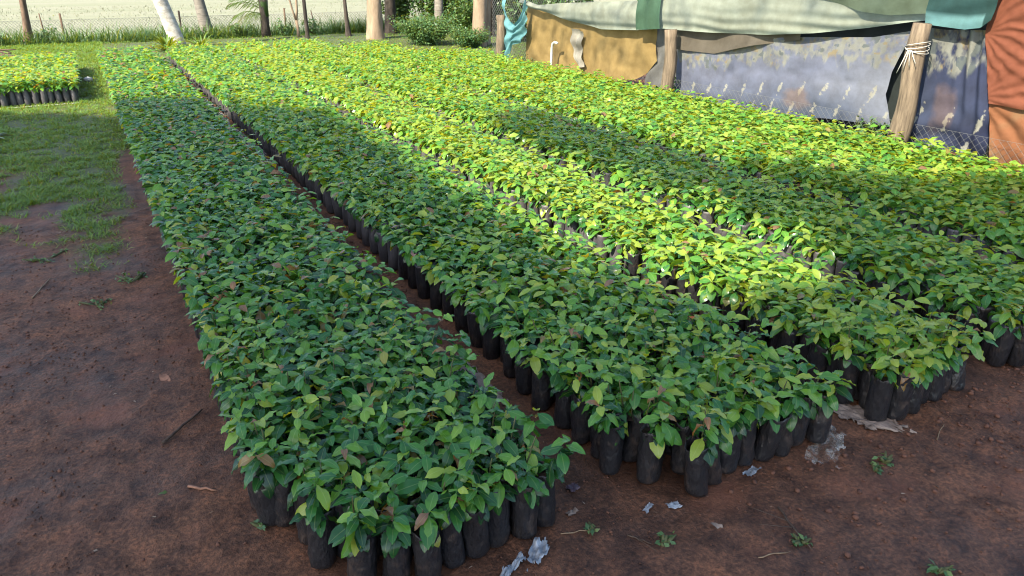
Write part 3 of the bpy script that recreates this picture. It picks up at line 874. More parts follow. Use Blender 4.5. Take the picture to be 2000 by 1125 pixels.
shrub('undergrowth', 7.7, 20.6, 1.25, .7, 'dark leafy bush behind the black mottled trunk', 3600, M_tree_leaf, (.06, .13), 26, seed=25)
shrub('undergrowth', 8.4, 17.6, 1.0, .6, 'dark leafy bush rising directly above the green feathery bush', 3200, M_tree_leaf, (.05, .11), 26, seed=26)
shrub('shrub', -.72, 20.9, .62, .22, 'thin leggy shrub climbing a stake near the slim brown trunk', 260, M_weed, (.05, .09), 7, seed=6)
shrub('shrub', .15, 20.9, .28, .14, 'small bright green plant by the wire fence', 200, M_yellow_leaf, (.06, .12), 6, seed=7)
shrub('shrub', 4.45, 20.0, .42, .18, 'thin leafy shrub to the right of the young palm', 200, M_weed, (.05, .09), 6, seed=8)
shrub('shrub', 5.25, 20.3, .40, .25, 'sparse weedy shrub between the two dark slender trunks', 300, M_weed, (.05, .09), 8, seed=9)
shrub('shrub', -1.8, 20.5, .3, .3, 'low green shrub at the foot of the slim brown trunk', 400, M_weed, (.05, .09), 8, seed=10)
shrub('shrub', 3.55, 20.5, .34, .35, 'straggling shrub left of the young palm', 420, M_weed, (.05, .09), 9, seed=21)
shrub('shrub', 6.2, 7.15, .36, .2, 'leafy weed sprawling at the foot of the middle fence post', 700, M_weed, (.03, .06), 14, seed=11)
shrub('shrub', 6.2, 10.6, .30, .45, 'soft green weeds under the teal cloth by the fence', 1600, M_weed, (.02, .05), 24, seed=12)
shrub('shrub', 6.12, 4.35, .34, .2, 'leafy weed growing at the foot of the nearest fence post', 600, M_weed, (.03, .06), 14, seed=13)


def strap_clump(name, x, y, n, L, label, mat, w=.02, cat='plant', seed=0, up=.9, z=None):
    z0 = float(ground_z(np.array([x]), np.array([y]))[0]) if z is None else z
    root = empty(name, (x, y, z0)); tag(root, label, cat)
    r = np.random.default_rng(seed)
    for k in range(n):
        a = r.uniform(0, 6.28); p = r.uniform(.25, up * 1.3); l = L * r.uniform(.6, 1)
        d = np.array((math.cos(a) * math.cos(p), math.sin(a) * math.cos(p), math.sin(p))); s = np.array((-math.sin(a), math.cos(a), 0)) * w
        V = []; 
        for t in (0, .3, .6, .85):
            c = d * l * t + np.array((0, 0, -.35 * l * t * t)); q = 1.0 if t < .7 else .6
            V += [c - s * q + (0, 0, w * .4), c, c + s * q + (0, 0, w * .4)]
        V.append(d * l + np.array((0, 0, -.35 * l)))
        F = [q for j in range(3) for q in ((j * 3, j * 3 + 3, j * 3 + 4, j * 3 + 1), (j * 3 + 1, j * 3 + 4, j * 3 + 5, j * 3 + 2))] + [(9, 12, 10), (10, 12, 11)]
        me = mesh_np('leaf', V, [np.array([q for q in F if len(q) == 3]), np.array([q for q in F if len(q) == 4])], mat, attrs={'tint': np.full(len(V), r.random())})
        obj('leaf', me, root)
    return root


strap_clump('strap_leaf_plant', 1.50, 17.5, 60, .62, 'bright yellow green strap leaved clump left of the white leaning palm', M_yellow_leaf, .026, seed=1)
strap_clump('strap_leaf_plant', 2.15, 17.4, 70, .62, 'paler bushy strap leaved clump right of the white leaning palm', M_yellow_leaf, .016, seed=2)
strap_clump('rosette_plant', -1.05, 9.0, 9, .34, 'grey green rosette with long stiff leaves on the grass at the left edge', leafy('rosette_leaf', [(0, (.10, .16, .09)), (1, (.16, .22, .12))], 'attr', .1, .4, False), .022, seed=3, up=.5)

# ------------------------------------------------------------------ unseen trees added to the left and behind, crowns shaped to shade the near beds
SHADE = [(-1.7, -.6), (-2.4, 11.1), (-1, 10.3), (.1, 9.3), (1.05, 8.7), (1.3, 8.1), (1.85, 7.3), (1.85, 6.4), (1.68, 3.7), (1.75, 2.6), (2.1, 2.05), (2.8, 1.9),
         (3.30, 2.3), (3.34, 3.4), (3.22, 4.2), (3.20, 6.0), (3.5, 6.6), (3.92, 6.2), (3.95, 5.0), (4.1, 3.9), (4.6, 3.1), (5.5, 2.5), (6.6, 2.0), (5.5, .2), (2.5, -.8)]
CEN = [(0.0, 5.0), (3.0, 1.1)]
TNAME = ['dense shade tree standing beside the yard at the left', 'broad shade tree behind the near ends of the beds']
n = 95000
sx = rng.uniform(-2.5, 6.7, n); sy = rng.uniform(-.9, 11.2, n)
k = in_poly(sx, sy, SHADE) & ((sx < 3.12) | (sy < 1.9) | (rng.random(n) < .42)); sx, sy = sx[k], sy[k]
hh = 8.6 + 2.6 * np.clip(rng.beta(2, 2, len(sx)) + .5 * fbm(sx * .8, sy * .8, 2, 3), 0, 1)
s = (hh - .33) / -SUN_D.z
SP = np.stack([sx - SUN_D.x * s, sy - SUN_D.y * s, hh], -1)
own = np.argmin(np.stack([np.hypot(sx - c[0], sy - c[1]) * w for c, w in zip(CEN, (1, 1))], 0), 0)
# sparse unseen leaf sprays added to dapple the cloth fence
n = 900
dy = rng.uniform(4.2, 11, n); dz = rng.uniform(.35, 1.6, n)
k = fbm(dy * 1.3, dz * 2.5, 3, 19) + .05 * np.clip((dy - 7), -2, 2) > .0
dy, dz = dy[k], dz[k]; hh = rng.uniform(8, 10.5, len(dy)); s = (hh - dz) / -SUN_D.z
DP = np.stack([6.1 - SUN_D.x * s, dy - SUN_D.y * s, hh], -1)
for t in range(2):
    P = SP[own == t]
    if t == 1: P = np.concatenate([P, DP])
    off = 9.6 / math.tan(SUN_EL)
    bx, by = CEN[t][0] - AZ.x * off, CEN[t][1] - AZ.y * off
    root = empty('shade_tree', (bx, by, -.05)); tag(root, TNAME[t], 'tree')
    MB().tube([(0, 0, 0), (0, 0, .4), (.1, 0, 2.6), (0, .1, 6.2), (0, 0, 9)], [.34, .26, .22, .19, .12], 12, wob=.08, seed=t).build('trunk', M_bark_brown, root)
    for q in (P[:-len(DP)] if t == 1 else P)[rng.integers(0, len(P) - (len(DP) if t == 1 else 0), 14)] * (1 if t != 1 else 1):
        e = q - np.array((bx, by, -.05)); a = np.array((0, 0, rng.uniform(6.2, 8.6)))
        MB().tube([a, a * .4 + e * .6 + np.array((0, 0, -.2)), e], [.05, .03, .01] if t != 1 else [.03, .02, .008], 6).build('limb', M_bark_brown, root)
    sz = rng.uniform(.16, .30, len(P))
    if t == 1: sz[-len(DP):] *= .55
    leaf_cloud('crown', P - np.array((bx, by, -.05)), sz, rng.random(len(P)), M_tree_leaf, root, .6)

# ------------------------------------------------------------------ wire fences
def wire_fence(name, p0, p1, z0, z1, pitch, label, post_every, post_h, rad=.0022, post_mat=None):
    p0, p1 = np.array(p0, float), np.array(p1, float)
    L = np.linalg.norm(p1 - p0); d = (p1 - p0) / L; nrm = np.array((-d[1], d[0]))
    root = empty(name, (p0[0], p0[1], z0)); tag(root, label, 'fence')
    Hh = z1 - z0
    A, B = [], []
    for s in (1, -1):
        for c in np.arange(-Hh if s > 0 else 0, L + (0 if s > 0 else Hh), pitch):
            # line: along = c + s*z
            za, zb = 0.0, Hh
            if s > 0: za, zb = max(0, -c), min(Hh, L - c)
            else: za, zb = max(0, c - L), min(Hh, c)
            if zb - za < .02: continue
            A.append((c + s * za, s * rad * .8, za)); B.append((c + s * zb, s * rad * .8, zb))
    for z in (0.02, Hh * .5, Hh):
        A.append((0, 0, z)); B.append((L, 0, z))
    A, B = np.array(A), np.array(B)
    D = B - A; D /= np.linalg.norm(D, axis=1)[:, None]
    U = np.cross(D, (0, 1, 0)); U /= np.linalg.norm(U, axis=1)[:, None]
    W = np.cross(D, U)
    V = []
    for e in (A, B):
        for th in (0, 2.094, 4.189): V.append(e + rad * (math.cos(th) * U + math.sin(th) * W))
    V = np.stack(V, 1)
    k = len(A)
    V = V.reshape(-1, 3)
    V[:, 1] += .012 * np.sin(V[:, 0] * 3.1)
    Wd = np.stack([V[:, 0] * d[0] + V[:, 1] * nrm[0], V[:, 0] * d[1] + V[:, 1] * nrm[1], V[:, 2]], -1)
    F = (np.array([(0, 1, 4, 3), (1, 2, 5, 4), (2, 0, 3, 5)])[None] + (np.arange(k) * 6)[:, None, None]).reshape(-1, 4)
    tag(obj('wire_mesh', mesh_np('wire_mesh', Wd, [F], M_wire), root), kind='stuff')
    if post_every:
        for a in np.arange(.2, L, post_every):
            MB().tube([(d[0] * a, d[1] * a, -.1), (d[0] * a + .01, d[1] * a, post_h * .5), (d[0] * a + .02, d[1] * a, post_h)], [.028, .026, .024], 7, wob=.1, seed=int(a * 10)).build('post', post_mat or M_bark_grey, root)
    return root


wire_fence('chain_link_fence', (-6, 22.3), (11, 22.0), -.5, .40, .075, 'low chain link fence along the back between the yard and the paddy field', 2.7, 1.05, .0035, M_bark_brown)
wire_fence('chain_link_fence', (6.06, 2.2), (6.06, 7.0), 0, .37, .065, 'chain link strip along the foot of the patterned cloths', 0, 0, .0011)
wire_fence('chain_link_fence', (6.35, 7.6), (6.35, 12.2), 0, 1.15, .07, 'chain link behind the yellow cloth and the teal cloth', 0, 0, .0022)


def post(x, y, h, r, label, name='timber_post', lean=(0, 0), seed=0, mat=None):
    root = empty(name, (x, y, -.1)); tag(root, label, 'post')
    zs = np.linspace(0, h + .1, 12)
    MB().tube([(lean[0] * z + .008 * math.sin(z * 9 + seed), lean[1] * z + .01 * math.sin(z * 7), z) for z in zs], [r * (1.06 - .1 * z + .05 * math.sin(z * 11 + seed)) for z in zs], 12, wob=.06, seed=seed, square=.35).build('log', mat or M_timber, root)
    return root


p1 = post(6.0, 11.25, .88, .075, 'split timber fence post beside the teal cloth', seed=1)
p2 = post(6.0, 7.03, .93, .078, 'split timber fence post between the yellow cloth and the patterned cloth', seed=2)
p3 = post(5.95, 3.93, 1.18, .082, 'rough timber fence post tied with white twine before the blue cloth', seed=3)
tw = MB()
for k in range(4):
    z = .97 + .018 * k
    tw.tube([(.086 * math.cos(a) * 1.03, .086 * math.sin(a) * 1.03, z + .02 * math.sin(a + k)) for a in np.linspace(0, 6.3, 18)], .0028, 5)
for k in range(4):
    tw.tube([(-.1, .01 * k - .02, .98), (-.108, .03 * k - .05, .93 - .02 * k), (-.104, .05 * k - .08, .88 - .03 * k)], .0035, 5)
tag(tw.build('twine', M_rope, None, (5.95, 3.93, 0)), 'white twine wound round the nearest timber post', 'twine')

stake = MB().tube([(0, 0, -.1), (.02, 0, .3), (.01, 0, .62)], [.018, .016, .012], 7, wob=.1).build('stake', M_bark_brown, None, (-.78, 20.95, 0)); tag(stake, 'thin wooden stake beside the leggy climbing shrub', 'stake')
stake = MB().tube([(0, 0, -.2), (-.02, 0, .3), (-.06, 0, .55)], [.018, .016, .012], 7, wob=.1).build('stake', M_bark_brown, None, (5.42, 20.6, 0)); tag(stake, 'thin leaning stake between the two dark slender trunks', 'stake')
stake = MB().tube([(0, 0, -.1), (-.02, 0, .15), (-.05, 0, .33)], [.035, .033, .03], 8, wob=.1).build('stump_post', M_bark_pale, None, (-1.62, 20.1, 0)); tag(stake, 'short pale post at the left edge near the slim brown trunk', 'post')

# ------------------------------------------------------------------ cloths
def cloth_mat(name, transl=.25, rough=.85, weave=220, sheen=0.0):
    m, nt, bs, out = new_mat(name)
    col = N(nt, 'ShaderNodeAttribute', attribute_name='print').outputs['Color']
    co = coords(nt)
    dirt = ramp(nt, [(.35, (.78, .76, .72)), (.65, (1.06, 1.06, 1.06))], noise(nt, 5, 5, .65, co))
    col = mixc(nt, 1.0, col, dirt, 'MULTIPLY')
    nt.links.new(col, bs.inputs['Base Color']); bs.inputs['Roughness'].default_value = rough; bs.inputs['Specular IOR Level'].default_value = .2
    h = noise(nt, 26, 4, .6, co)
    bump(nt, h, bs, .25, .01)
    tr = N(nt, 'ShaderNodeBsdfTranslucent'); nt.links.new(col, tr.inputs['Color'])
    mx = N(nt, 'ShaderNodeMixShader'); mx.inputs[0].default_value = transl
    nt.links.new(bs.outputs[0], mx.inputs[1]); nt.links.new(tr.outputs[0], mx.inputs[2]); nt.links.new(mx.outputs[0], out.inputs['Surface'])
    return m


M_cloth = cloth_mat('woven_cloth')
M_net = cloth_mat('shade_net', .4)


def poly_at(pl, t):
    pl = np.array(pl, float)
    d = np.concatenate([[0], np.cumsum(np.linalg.norm(np.diff(pl, axis=0), axis=1))]); d /= d[-1]
    return np.stack([np.interp(t, d, pl[:, 0]), np.interp(t, d, pl[:, 1])], -1)


def cloth(name, top, bottom, left, right, X, relief, colour, label, mat=None, n=(90, 50), cat='cloth', group=None):
    """fabric hung in the plane of the fence: four border lines as (y, z), relief(s,t,y,z) is its depth, colour(s,t,y,z) its print.
    s runs along the top from the first point, t from top to bottom"""
    S, T = np.meshgrid(np.linspace(0, 1, n[0]), np.linspace(0, 1, n[1]))
    s, t = S.ravel(), T.ravel()
    a, b, l, r = poly_at(top, s), poly_at(bottom, s), poly_at(left, t), poly_at(right, t)
    P = (1 - t)[:, None] * a + t[:, None] * b + (1 - s)[:, None] * l + s[:, None] * r
    c00, c10, c01, c11 = np.array(top[0]), np.array(top[-1]), np.array(bottom[0]), np.array(bottom[-1])
    P -= ((1 - s) * (1 - t))[:, None] * c00 + (s * (1 - t))[:, None] * c10 + ((1 - s) * t)[:, None] * c01 + (s * t)[:, None] * c11
    y, z = P[:, 0], P[:, 1]
    x = X + relief(s, t, y, z)
    i = (np.arange(n[1] - 1)[:, None] * n[0] + np.arange(n[0] - 1)[None]).ravel()
    F = np.stack([i, i + n[0], i + n[0] + 1, i + 1], -1)
    col = np.clip(colour(s, t, y, z), 0, 1)
    o = obj(name, mesh_np(name, np.stack([x, y, z], -1), [F], mat or M_cloth, uv=np.stack([s, t], -1), cols=col))
    return tag(o, label, cat, group)


def flat(c, var=.06, seed=0):
    c = np.array(c)
    return lambda s, t, y, z: c[None] * (1 + var * 2 * fbm(y * 6, z * 6, 3, seed))[:, None]


def wrinkle(a1=.02, a2=.008, f1=9, f2=26, seed=0):
    return lambda s, t, y, z: a1 * np.sin(y * f1 + z * 2.1 + 3 * fbm(y * 1.5, z * 1.5, 2, seed)) * (.3 + .7 * t) + a2 * np.sin(y * f2 - z * 5 + seed) + .05 * fbm(y * 2.2, z * 3.5, 3, seed + 5)


# pale net strip along the top
def net_relief(s, t, y, z):
    return -.05 * np.sin(np.pi * t) + .03 * fbm(y * 1.2 + z * 2, z * 5, 3, 3) + .012 * np.sin(z * 60 + 8 * fbm(y, z, 2, 4)) * t ** 3 + .016 * np.sin(y * 5 + z * 9)
def net_col(s, t, y, z):
    c = np.array((.25, .275, .225))[None] * (1 + .10 * fbm(y * 3, z * 3, 3, 6))[:, None]
    hem = np.clip((t - .93) / .07, 0, 1)[:, None]
    return c * (1 - hem) + np.array((.28, .33, .28))[None] * hem
cloth('pale_net', [(10.75, 1.14), (10.2, 1.07), (9.6, 1.12), (8.6, 1.17), (7.7, 1.22), (7.2, 1.34), (6.5, 1.48), (5.2, 1.62), (3.95, 1.66)],
      [(10.75, 1.06), (9.9, .96), (9.2, .88), (8.58, .83), (7.8, .87), (7.3, .92), (6.46, .93), (5.72, .96), (5.09, 1.02), (4.55, 1.10), (4.1, 1.18), (3.95, 1.2)],
      [(10.75, 1.14), (10.75, 1.06)], [(3.95, 1.66), (3.95, 1.2)], 6.10, net_relief, net_col,
      'pale greenish white net sagging along the top of the cloth fence', M_net, (220, 40), 'net')
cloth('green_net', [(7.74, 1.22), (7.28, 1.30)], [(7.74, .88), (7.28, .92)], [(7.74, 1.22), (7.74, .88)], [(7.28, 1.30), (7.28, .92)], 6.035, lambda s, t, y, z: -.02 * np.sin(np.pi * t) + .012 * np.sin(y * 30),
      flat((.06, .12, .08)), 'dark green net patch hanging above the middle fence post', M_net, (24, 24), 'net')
cloth('olive_net', [(5.55, 1.66), (3.97, 1.68)], [(5.55, 1.40), (5.0, 1.33), (4.6, 1.24), (4.3, 1.22), (3.97, 1.25)], [(5.55, 1.66), (5.55, 1.40)], [(3.97, 1.68), (3.97, 1.25)], 6.03,
      lambda s, t, y, z: -.02 * np.sin(np.pi * t) + .012 * np.sin(y * 9 + z * 12), flat((.10, .135, .10)), 'olive green net folded over the top of the pale net', M_net, (50, 24), 'net')  # roof shadow on the pale net, built as a dark olive piece
def teal_col(s, t, y, z):
    c = np.tile(np.array((.025, .065, .065)), (len(s), 1)); b = np.clip((t - .80) / .06, 0, 1) * (s < .85)
    return c * (1 - b)[:, None] + np.array((.12, .25, .26))[None] * b[:, None]
cloth('dark_teal_net', [(3.96, 1.70), (3.36, 1.70)], [(3.96, 1.17), (3.62, 1.15), (3.50, 1.17), (3.43, 1.23)], [(3.96, 1.70), (3.96, 1.17)], [(3.36, 1.70), (3.43, 1.23)], 6.02,
      lambda s, t, y, z: -.015 * np.sin(np.pi * t) + .006 * np.sin(z * 40 + y * 9), teal_col, 'dark teal net with a pale blue hem above the blue cloth', M_net, (40, 40), 'net')

# yellow cloth
cloth('yellow_cloth', [(10.72, 1.10), (9.9, 1.0), (9.2, .93), (8.58, .88), (7.9, .9), (7.55, .91)], [(10.72, .12), (9.6, .12), (8.9, .14), (8.3, .18), (7.95, .24), (7.7, .36), (7.50, .52)],
      [(10.72, 1.10), (10.72, .12)], [(7.55, .91), (7.58, .7), (7.50, .52)], 6.20, wrinkle(.035, .006, 5, 17, 2), flat((.22, .155, .062), .12, 3), 'mustard yellow cloth hanging below the pale net', n=(140, 50))
cloth('grey_cloth', [(7.75, .90), (7.05, .92)], [(7.75, .05), (7.05, .05)], [(7.75, .90), (7.75, .05)], [(7.05, .92), (7.05, .05)], 6.25,
      lambda s, t, y, z: .02 * np.sin((y + z * .8) * 22) + .03 * fbm(y * 3, z * 3, 3, 7), flat((.12, .12, .117), .25, 4), 'thin grey cloth drawn diagonally behind the middle fence post', n=(40, 50))
cloth('brown_grey_cloth', [(7.12, .95), (6.3, .96), (5.3, 1.04)], [(7.12, .70), (6.5, .70), (5.9, .84), (5.3, .94)], [(7.12, .95), (7.12, .70)], [(5.3, 1.04), (5.3, .94)], 6.16,
      lambda s, t, y, z: .02 * np.sin(y * 7) + .02 * fbm(y * 4, z * 6, 3, 8), flat((.10, .088, .072), .3, 9), 'brownish grey strip of cloth just under the pale net', n=(60, 16))  # shadow under the net hem is part of this brown-grey
cloth('dark_backing_cloth', [(7.1, 1.12), (3.3, 1.25)], [(7.1, .02), (3.3, .02)], [(7.1, 1.12), (7.1, .02)], [(3.3, 1.25), (3.3, .02)], 6.36,
      lambda s, t, y, z: .03 * np.sin(y * 4), flat((.020, .026, .026), .3, 9), 'dark cloth behind the patterned sheet beside the nearest post', n=(60, 20))  # sheet added behind, shade of the gap put into its near-black colour


def print_cols(light, mid, deep):
    """printed sheet: leafy border of cream and ochre along the top, plain ground, rows of small sprays below"""
    def fn(s, t, y, z):
        v = 1 - t
        w = fbm(y * 2.2, v * 3, 3, 12) * .5
        base = np.array(deep)[None] + (np.array(mid) - np.array(deep))[None] * np.clip(v * 2.0 + w, 0, 1)[:, None]
        pale = np.clip(fbm(y * .7 + 3, v * .8, 2, 31) * 2.6 + .4 - np.abs(v - .42) * 1.3, 0, 1)
        base = base * (1 - pale)[:, None] + np.array(light)[None] * pale[:, None]
        fl = fbm(y * 23, v * 15, 4, 51); low = .50 + .16 * vnoise(y * 6.3, y * 0, 5) + .16 * vnoise(y * 21, y * 0, 6)
        m = np.clip((v - low) / .05, 0, 1) * np.clip(.55 + fl * 2.6, 0, .8)
        hue = (.6 * vnoise(y * 7.1, v * 9, 41) + .4 * vnoise(y * 25, v * 18, 42))[:, None]
        flc = np.where(hue > .66, np.array((.20, .165, .09)), np.where(hue > .34, np.array((.18, .185, .16)), np.array((.085, .10, .095))))
        base = base * (1 - m)[:, None] + flc * 1.1 * m[:, None]
        for row, per in ((.34, .262), (.10, .262)):
            yy = (y + row * .4 + .05 * fbm(y * 2, y * 0, 2, 3)) / per; c = (yy - np.floor(yy) - .5) * per; vv = (v - row) * .7
            e = ((c + vv * .45) / .022) ** 2 + (vv / .055) ** 2 + fbm(y * 45, v * 34, 4, 61) * 5.0
            q = np.clip((1.0 - e) * 1.5, 0, .8)
            base = base * (1 - q)[:, None] + np.array((.28, .28, .24))[None] * q[:, None]
        return base
    return fn


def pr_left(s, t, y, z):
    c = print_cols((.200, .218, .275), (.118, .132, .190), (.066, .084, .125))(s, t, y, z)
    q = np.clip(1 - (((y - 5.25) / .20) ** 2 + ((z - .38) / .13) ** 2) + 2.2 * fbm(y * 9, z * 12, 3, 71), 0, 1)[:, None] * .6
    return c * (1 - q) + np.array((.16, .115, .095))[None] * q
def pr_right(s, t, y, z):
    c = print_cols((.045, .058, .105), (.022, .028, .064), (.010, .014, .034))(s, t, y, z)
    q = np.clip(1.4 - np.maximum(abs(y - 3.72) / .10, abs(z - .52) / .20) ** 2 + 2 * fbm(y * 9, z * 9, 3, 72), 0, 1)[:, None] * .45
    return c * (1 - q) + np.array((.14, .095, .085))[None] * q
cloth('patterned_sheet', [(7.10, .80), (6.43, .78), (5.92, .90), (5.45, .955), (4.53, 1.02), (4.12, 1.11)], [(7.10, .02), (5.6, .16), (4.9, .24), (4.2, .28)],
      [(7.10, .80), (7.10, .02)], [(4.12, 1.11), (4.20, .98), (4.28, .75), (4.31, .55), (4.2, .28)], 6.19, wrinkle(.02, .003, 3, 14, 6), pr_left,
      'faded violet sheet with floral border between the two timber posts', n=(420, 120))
def right_relief(s, t, y, z):
    g = np.exp(-((s - .85) / .22) ** 2)
    return .022 * np.sin(s * 38 + t * 3) * g * (1 - .5 * t) + .03 * np.sin((z + (s - .5) ** 2 * .8) * 26) * np.clip((t - .4) * 2, 0, 1) * (1 - g * .7) + .03 * fbm(y * 4, z * 3, 3, 23)
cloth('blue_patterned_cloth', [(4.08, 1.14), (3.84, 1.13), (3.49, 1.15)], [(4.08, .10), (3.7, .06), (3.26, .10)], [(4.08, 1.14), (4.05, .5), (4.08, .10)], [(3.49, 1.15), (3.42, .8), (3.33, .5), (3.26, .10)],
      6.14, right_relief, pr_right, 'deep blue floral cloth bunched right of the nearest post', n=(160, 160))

# rust orange cloth, gathered at two points on its left edge
def orange_relief(s, t, y, z):
    a1 = np.arctan2(z - 1.13, 3.50 - y + .02); a2 = np.arctan2(z - .66, 3.40 - y + .02)
    d1 = np.hypot(z - 1.13, 3.5 - y); d2 = np.hypot(z - .66, 3.40 - y)
    w = np.clip(d2 / (d1 + d2 + 1e-6), 0, 1)
    return .015 * np.sin(a1 * 21 + 7 * fbm(y * 5, z * 5, 3, 2)) * w * np.clip(d1 * 3, 0, 1) + .014 * np.sin(a2 * 17 + 6 * fbm(y * 5, z * 5, 3, 12)) * (1 - w) * np.clip(d2 * 3, 0, 1) + .03 * fbm(y * 3, z * 3, 3, 81)
cloth('rust_cloth', [(3.52, 1.75), (2.3, 1.75)], [(3.34, .62), (2.9, .60), (2.3, .62)], [(3.52, 1.75), (3.50, 1.13), (3.34, .62)], [(2.3, 1.75), (2.3, .62)], 6.10, orange_relief, flat((.155, .052, .030), .1, 5),
      'rust orange cloth stretched in radiating folds right of the blue cloth', n=(120, 120))
cloth('brown_sheer_cloth', [(3.36, .64), (2.3, .64)], [(3.2, .02), (2.3, .02)], [(3.36, .64), (3.2, .02)], [(2.3, .64), (2.3, .02)], 6.13,
      orange_relief, lambda s, t, y, z: np.array((.18, .075, .036))[None] + (np.array((.13, .125, .07)) - np.array((.18, .075, .036)))[None] * np.clip(fbm(y * 3, z * 3, 3, 15) * 4 + .6 - abs(s - .35) * 1.2, 0, 1)[:, None],
      'thin brown cloth with a greenish patch below the rust cloth', n=(80, 50))

# teal cloth swag at the far post
def swag(s, t, y, z):
    return -.10 * np.sin(np.pi * s) * (.4 + .6 * t) + .025 * np.sin(t * 22 + np.cos((s - .5) * 3) * 6) + .012 * np.sin(s * 18)
cloth('teal_cloth', [(11.28, 1.25), (11.12, .98), (10.98, .80), (10.82, .76), (10.66, .84), (10.58, .98), (10.50, 1.25)], [(11.26, .16), (11.0, .22), (10.8, .46), (10.62, .50), (10.52, .62)],
      [(11.28, 1.25), (11.26, .16)], [(10.50, 1.25), (10.52, .62)], 6.06, swag, flat((.10, .24, .27), .12, 6), 'teal blue cloth slung in a loop beside the far post', n=(60, 60))
cloth('torn_cloth', [(9.35, .80), (9.05, .77)], [(9.18, .26), (9.0, .30)], [(9.35, .80), (9.28, .55), (9.18, .26)], [(9.05, .77), (9.12, .5), (9.0, .30)], 6.13, lambda s, t, y, z: -.03 * np.sin(s * 9 + t * 4) + .02 * np.sin(t * 15),
      flat((.27, .26, .23), .2, 7), 'torn pale grey rag hanging on the yellow cloth', n=(24, 40))

pipe = MB().tube([(0, 0, 0), (0, 0, .3), (.0, -.01, .50), (0, -.03, .56), (0, -.08, .585), (0, -.16, .58)], [.019, .019, .019, .019, .018, .018], 10)
tag(pipe.build('bent_pipe', M_white, None, (6.02, 9.70, 0)), 'white bent water pipe standing before the yellow cloth', 'pipe')

# ------------------------------------------------------------------ litter on the ground
def gz(x, y): return float(ground_z(np.array([x]), np.array([y]))[0])


def scrap(name, x, y, w, l, rz, label, mat, crumple=.012, seed=0, cat='litter', ragged=.25, n=16, lift=.004):
    r = np.random.default_rng(seed)
    S, T = np.meshgrid(np.linspace(-1, 1, n), np.linspace(-1, 1, n)); s, t = S.ravel(), T.ravel()
    px = s * l / 2 * (1 + ragged * 2 * fbm(t * 3 + seed, s * .5, 3, seed)); py = t * w / 2 * (1 + ragged * 3 * fbm(s * 3.5 + seed, t * .5, 3, seed + 4))
    z = (np.abs(fbm(s * 2.2 + seed, t * 2.2, 4, seed + 9)) * 4 + np.abs(fbm(px * 45 + seed, py * 45, 3, seed + 19)) * 3.5) * crumple + lift
    c, q = math.cos(rz), math.sin(rz)
    X = x + px * c - py * q; Y = y + px * q + py * c
    i = (np.arange(n - 1)[:, None] * n + np.arange(n - 1)[None]).ravel()
    F = np.stack([i, i + 1, i + n + 1, i + n], -1)
    ed = np.maximum(abs(s), abs(t))[i]; F = F[(ed < .72) | (fbm(px[i] * 38 + seed, py[i] * 38, 3, seed + 29) * 2.4 + .25 > (ed - .72) * 1.8)]
    V = np.stack([px * c - py * q, px * q + py * c, ground_z(X, Y) - gz(x, y) + z], -1)
    return tag(obj(name, mesh_np(name, V, [F], mat), None, (x, y, gz(x, y))), label, cat)


M_film, nt, bs, out = new_mat('clear_film')
co = coords(nt)
bs.inputs['Base Color'].default_value = (.62, .62, .56, 1); bs.inputs['Roughness'].default_value = .25
ff = noise(nt, 18, 4, .7, co); bump(nt, ff, bs, .7, .01)
tb = N(nt, 'ShaderNodeBsdfTransparent'); mx = N(nt, 'ShaderNodeMixShader')
al = ramp(nt, [(.42, (.03, .03, .03)), (.68, (.45, .45, .45))], ff)
nt.links.new(al, mx.inputs[0]); nt.links.new(tb.outputs[0], mx.inputs[1]); nt.links.new(bs.outputs[0], mx.inputs[2]); nt.links.new(mx.outputs[0], out.inputs['Surface'])

scrap('torn_foil_wrapper', .89, 1.455, .05, .14, .75, 'crumpled silver torn wrapper on the earth before the nearest bed', M_silver, .012, 1)
scrap('torn_foil_strip', .795, 1.44, .03, .13, .45, 'thin curled silver shred beside the crumpled wrapper', M_silver, .016, 2)
scrap('clear_plastic_sheet', 2.10, 1.41, .12, .27, .55, 'crumpled clear plastic sheet on the earth before the middle bed', M_film, .012, 3, n=26)
scrap('plastic_scrap', 1.75, 1.44, .035, .08, .3, 'small bluish plastic scrap at the foot of the middle bed bags', M_silver, .006, 4)
scrap('plastic_scrap', 1.385, 1.43, .03, .06, -.2, 'small pale plastic scrap beside the corner bag of the middle bed', M_silver, .004, 5)
scrap('plastic_scrap', 1.31, 1.46, .022, .05, .4, 'tiny pale plastic flake left of the corner bag of the middle bed', M_silver, .004, 6)
scrap('sacking_sheet', 2.36, 1.52, .12, .42, 1.85, 'torn beige sacking sheet in the gap between the middle bed and third bed', M_sack, .009, 7, n=44, ragged=.5)
scrap('sacking_sheet', 1.17, 2.45, .10, .45, 1.57, 'torn beige sheet lying in the gap between the nearest bed and middle bed', M_sack, .005, 8, n=30)
scrap('plastic_strip', 1.17, 10.2, .24, 7.0, 1.57, 'long pale grey plastic strip in the sunlit far part of the first gap', M_sunlit_strip, .005, 9, n=40)  # strips added in the gaps, sunlit bag sides put into their pale grey
scrap('plastic_strip', 2.26, 7.5, .24, 10, 1.57, 'long pale grey plastic strip in the gap beside the third bed', M_sunlit_strip, .005, 10, n=40)
scrap('plastic_strip', 3.08, 7.5, .24, 10, 1.57, 'long pale grey plastic strip in the gap beside the fourth bed', M_sunlit_strip, .005, 11, n=40)
scrap('sacking_sheet', -.9, 11.14, .06, 1.7, .0, 'pale sheet edge showing under the small bed on the grass', M_white, .004, 12, n=24)
scrap('paper_scrap', 1.08, 1.56, .03, .06, .2, 'bits of pale straw coloured wrapper beside the nearest bed', M_sack, .006, 13)
